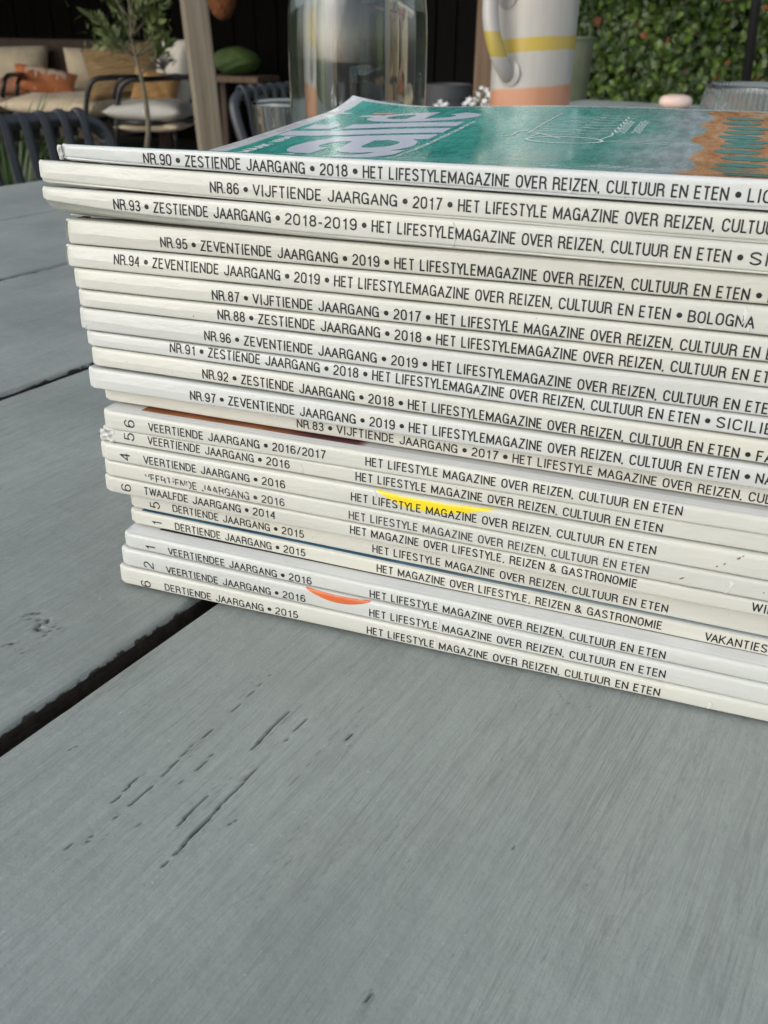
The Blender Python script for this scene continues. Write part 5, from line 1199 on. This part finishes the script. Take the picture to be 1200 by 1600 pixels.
# ---- white flowers in a trough at the end of the table
M_petal = newmat('white_petal', (.78, .78, .76), .6); M_fl = leafmat('flower_leaf', (.04, .08, .02), (.07, .12, .03), (.10, .15, .05))
f0 = at(745, 160, 2.60); fl = thing('flowering_plant', 'small white-flowered plant beside the brown post, half hidden by the jug', 'plant', (f0.x, f0.y, GZ)); FO = Vector(fl.location)
m = MB(); m.lathe([(0, 0), (.09, 0), (.13, f0.z-GZ-.10), (.12, f0.z-GZ-.10), (0, f0.z-GZ-.12)], 32); m.build('pot', simple('grey_pot', (.08, .08, .08), (.11, .11, .11), 20, .7), fl, smooth=math.radians(40))
pm_ = MB()
for k in range(5):
    a = 2*math.pi*k/5; ca, sa = math.cos(a), math.sin(a); pm_.add([(0, 0, 0), (.35*ca-.22*sa, .35*sa+.22*ca, .1), (.9*ca, .9*sa, .12), (.35*ca+.22*sa, .35*sa-.22*ca, .1)], [(0, 1, 2, 3)])
fme = pm_.mesh('flower', M_petal); sm_ = MB(); flm = leafmesh('plant_leaf', M_fl, False); lm_ = MB()
pl_px = [(764, 148), (757, 158), (748, 147), (752, 138), (741, 160), (733, 156), (730, 160), (726, 163), (692, 165), (688, 160), (681, 166), (760, 141), (737, 163), (768, 160), (745, 155), (697, 163), (763, 164), (755, 166)]
for x_, y_ in pl_px:
    p = at(x_, y_, 2.6+rnd.uniform(-.06, .06)); o = lnk(bpy.data.objects.new('flower', fme), fl)
    o.matrix_local = Matrix.Translation(p-FO) @ Matrix.Rotation(rnd.uniform(.5, 1.5), 4, 'X') @ Matrix.Rotation(rnd.uniform(0, 6), 4, 'Z') @ Matrix.Scale(rnd.uniform(.010, .0145), 4)
    q = Vector((FO.x*.5+p.x*.5, p.y, f0.z-.10)); sm_.tube([q-FO, p-FO], .0012, 5)
    for j in range(5): acc_leaf(lm_, flm, Matrix.Translation(q.lerp(p, rnd.uniform(.4, .95))-FO) @ Matrix.Rotation(rnd.uniform(0, 6), 4, 'Z') @ Matrix.Rotation(rnd.uniform(0, 1), 4, 'X') @ Matrix.Scale(rnd.uniform(.02, .035), 4))
sm_.build('stems', M_fl, fl, clean=False); o = lm_.build('leaves', M_fl, fl, clean=False); o['kind'] = 'stuff'
# ================================================================ things on the table
M_glass = newmat('clear_glass', (.93, .96, .95), .015, Transmission_Weight=1.0, IOR=1.48)
M_glass_dusty = newmat('smeared_glass', (.80, .825, .81), .03, Transmission_Weight=1.0, IOR=1.47)
_t = NT(M_glass_dusty); _n = _t.noise(_t.co('Object', (1, 1, .45)), 26, 5, .65, .5)
_t.set('Roughness', _t.ramp(_n, [(.45, (.01,)*3), (.75, (.10,)*3)])); _t.set('Normal', _t.bump(_t.noise(_t.co('Object', (1, 1, .5)), 22, 2), .02, .002))
M_water = newmat('water', (.95, .98, .97), 0, Transmission_Weight=1.0, IOR=1.333)
# carafe
def on_table(px, dist_px_top, w_px, width): pass
bc = at(559, 120, .39); br = .0515
bottle = thing('water_bottle', 'large clear glass bottle of water with round shoulders behind the magazine pile', 'bottle', (bc.x, bc.y, .0015))
br = 107/FPX*((bc-CAMP).dot(fw))
S = br/.0515
prof = [(0, 0), (.046, 0), (.050, .003), (.0505, .02), (.0512, .09), (.0515, .138), (.0514, .158), (.0508, .172), (.0488, .187), (.0425, .203), (.030, .216), (.0185, .226), (.0162, .240), (.0160, .262), (.0180, .264), (.0180, .272), (.0160, .274)]
inn = [(.0136, .273), (.0138, .240), (.0160, .228), (.0275, .216), (.0400, .203), (.0463, .187), (.0483, .172), (.0489, .158), (.0490, .138), (.0487, .09), (.0480, .02), (.0465, .008), (0, .0055)]
m = MB(); m.lathe([(a*S, b) for a, b in prof+inn], 96); m.build('glass_body', M_glass_dusty, bottle, smooth=True)
m = MB(); m.lathe([(0, .0057), (.0465*S, .0082), (.04803*S, .02), (.04873*S, .09), (.04903*S, .138), (.04893*S, .158), (.04833*S, .172), (.04633*S, .187), (.0401*S, .2029), (0, .2031)], 96); m.build('water', M_water, bottle, smooth=math.radians(50))
M_ribbed = newmat('ribbed_glass', (.84, .87, .85), .06, Transmission_Weight=.98, IOR=1.45)
# tumblers
def tumbler(label, loc, r, h, rib, ratio=.80):
    t = thing('drinking_glass', label, 'glass', loc)
    z = [0, .004, .012, .03, h*.5, h*.78, h*.94, h]; th = .0022; n = 608 if rib else 144
    rf = (lambda a, zz: 1+(.075*abs(math.sin(a*38)) if zz < h*.93 else 0)) if rib else None
    pr_ = [(0, .0), (r*ratio*.92, 0)]+[(r*(ratio+(1-ratio)*(q/h)**.7), q+.002) for q in z[1:-1]]+[(r, h-.001), (r-.0008, h), (r-th, h-.001)]
    inn_ = [(r-th, h-.001)]+[(r*(ratio+(1-ratio)*(q/h)**.7)-th, q+.002) for q in z[-2:1:-1]]+[(0, .009)]
    m = MB(); rf2 = (lambda a, zz: 1+(.075*abs(math.sin(a*38)) if .02 < zz < h*.9 else 0)) if rib else None; m.lathe(pr_+[(q_[0]-(.0012 if rib else 0) if q_[0] > 0 else 0, q_[1], 0) for q_ in inn_[1:]], n, rfun=rf2)
    m.build('glass_wall', M_ribbed if rib else M_glass, t, smooth=math.radians(60)); return t
gp = atz(455, 157, .100); tumbler('small plain drinking glass half hidden behind the left side of the bottle', (gp.x, gp.y, .0015), 62/FPX*(gp-CAMP).dot(fw), .0985, False, .78)
gp = atz(1206, 132, .126); tumbler('ribbed drinking glass at the right edge beside the pink stone', (gp.x, gp.y, .0015), 99/FPX*(gp-CAMP).dot(fw), .1245, True, .88)
# painted enamel jug
jc = at(830, 120, 1.02); jr = 62.5/FPX*(jc-CAMP).dot(fw)
jug = thing('enamel_jug', 'tall white glazed jug with yellow stripe, terracotta foot and tubular handle', 'jug', (jc.x, jc.y, .0015))
M_jug = newmat('glazed_white', (.62, .60, .57), .28); t = NT(M_jug)
sep = t.n.new('ShaderNodeSeparateXYZ'); t.l.new(t.co('Object'), sep.inputs[0]); ang = t.math('ARCTAN2', sep.outputs[1], sep.outputs[0])
n1 = t.noise(t.co('Object'), 16, 3); n2 = t.noise(t.co('Object', (1, 1, .2)), 60, 3)
zz = t.math('ADD', sep.outputs[2], t.math('MULTIPLY', t.math('SUBTRACT', n1, .5), .008)); zt_ = t.math('SUBTRACT', zz, t.math('MULTIPLY', sep.outputs[0], .085))
white = t.ramp(n2, [(.3, (.40, .38, .34)), (.7, (.47, .45, .41))])
def band(v, a, b, w=.0012):
    q = t.math('MULTIPLY', t.math('SUBTRACT', v, a), 1/w); r = t.math('MULTIPLY', t.math('SUBTRACT', b, v), 1/w); mm = t.math('MINIMUM', q, r)
    c_ = t.n.new('ShaderNodeClamp'); t.l.new(mm, c_.inputs[0]); return c_.outputs[0]
def jz(py): return at(830, py, 1.02).z-.0015
col = t.mix(band(zt_, jz(81), jz(58)), white, t.ramp(n2, [(.3, (.44, .34, .10)), (.7, (.50, .36, .05))])); col = t.mix(band(zt_, -1, jz(133), .003), col, t.ramp(n2, [(.3, (.47, .22, .13)), (.7, (.54, .28, .17))]))
t.set('Base Color', col); t.set('Normal', t.bump(n2, .12, .001))
m = MB(); JH = .30; m.lathe([(0, 0), (jr*.97, 0), (jr, .004), (jr*1.0, .10), (jr*1.02, .20), (jr*1.03, JH), (jr*1.00, JH+.002), (jr*.99, JH-.004), (jr*.97, .01), (0, .008)], 72); m.build('body', M_jug, jug, smooth=math.radians(50))
def jl(px, py, off):  # points in front of the jug wall
    p = at(px, py, 1.02); d = (CAMP-p).normalized(); x = p.x-jc.x; y2 = jr*jr-x*x; return Vector((x, -math.sqrt(max(y2, 1e-6))-off, p.z-.0015))
M_handle = newmat('glazed_handle', (.40, .385, .36), .25); t = NT(M_handle); s2 = t.n.new('ShaderNodeSeparateXYZ'); t.l.new(t.co('Object'), s2.inputs[0])
col = t.mix(band(s2.outputs[2], jz(88), jz(48), .001), (.40, .385, .36), (.40, .31, .07)); t.set('Base Color', col)
hp = [jl(812, -50, -.006), jl(803, -46, .018), jl(790, -25, .034), jl(786, 5, .037), jl(787, 40, .036), jl(795, 78, .028), jl(803, 104, .014), jl(808, 118, -.004)]
m = MB(); m.tube(roundpath(hp, .05, 6), 11.0/FPX*1.25, 16); m.build('handle', M_handle, jug, smooth=True)
for py, px in ((112, 809), (-6, 806)):
    q = jl(px, py, 0); m = MB(); nrm = Vector((q.x, q.y, 0)).normalized(); ax = Vector((0, 0, 1)); ay = nrm.cross(ax)
    m.tube([q-nrm*.004, q+nrm*.0015, q+nrm*.0035], [.0155, .0150, .011], 24); m.build('handle_ring', M_handle, jug, smooth=math.radians(40))
# pink stone
sp0 = atz(1054, 171, .0); m = MB(); rr = 24.5/FPX*(sp0-CAMP).dot(fw)
prs = [(0, 0)]+[(rr*math.cos(a)**.55 if math.cos(a) > 0 else 0, rr*.42*(1+math.sin(a))) for a in [math.radians(-88+176*k/14) for k in range(15)]]+[(0, rr*.84)]
m.lathe(prs, 40, rfun=lambda a, z: 1+.04*math.sin(2*a+1))
M_stone = simple('pink_stone', (.60, .42, .34), (.70, .56, .50), 30, .5, Subsurface_Weight=.1)
o = m.build('pebble', M_stone, None, smooth=True); o.location = (sp0.x, sp0.y, .0012); o.scale = (1, 1, 1.0); tag(o, 'small rounded pale pink stone lying on the far end of the table', 'stone')
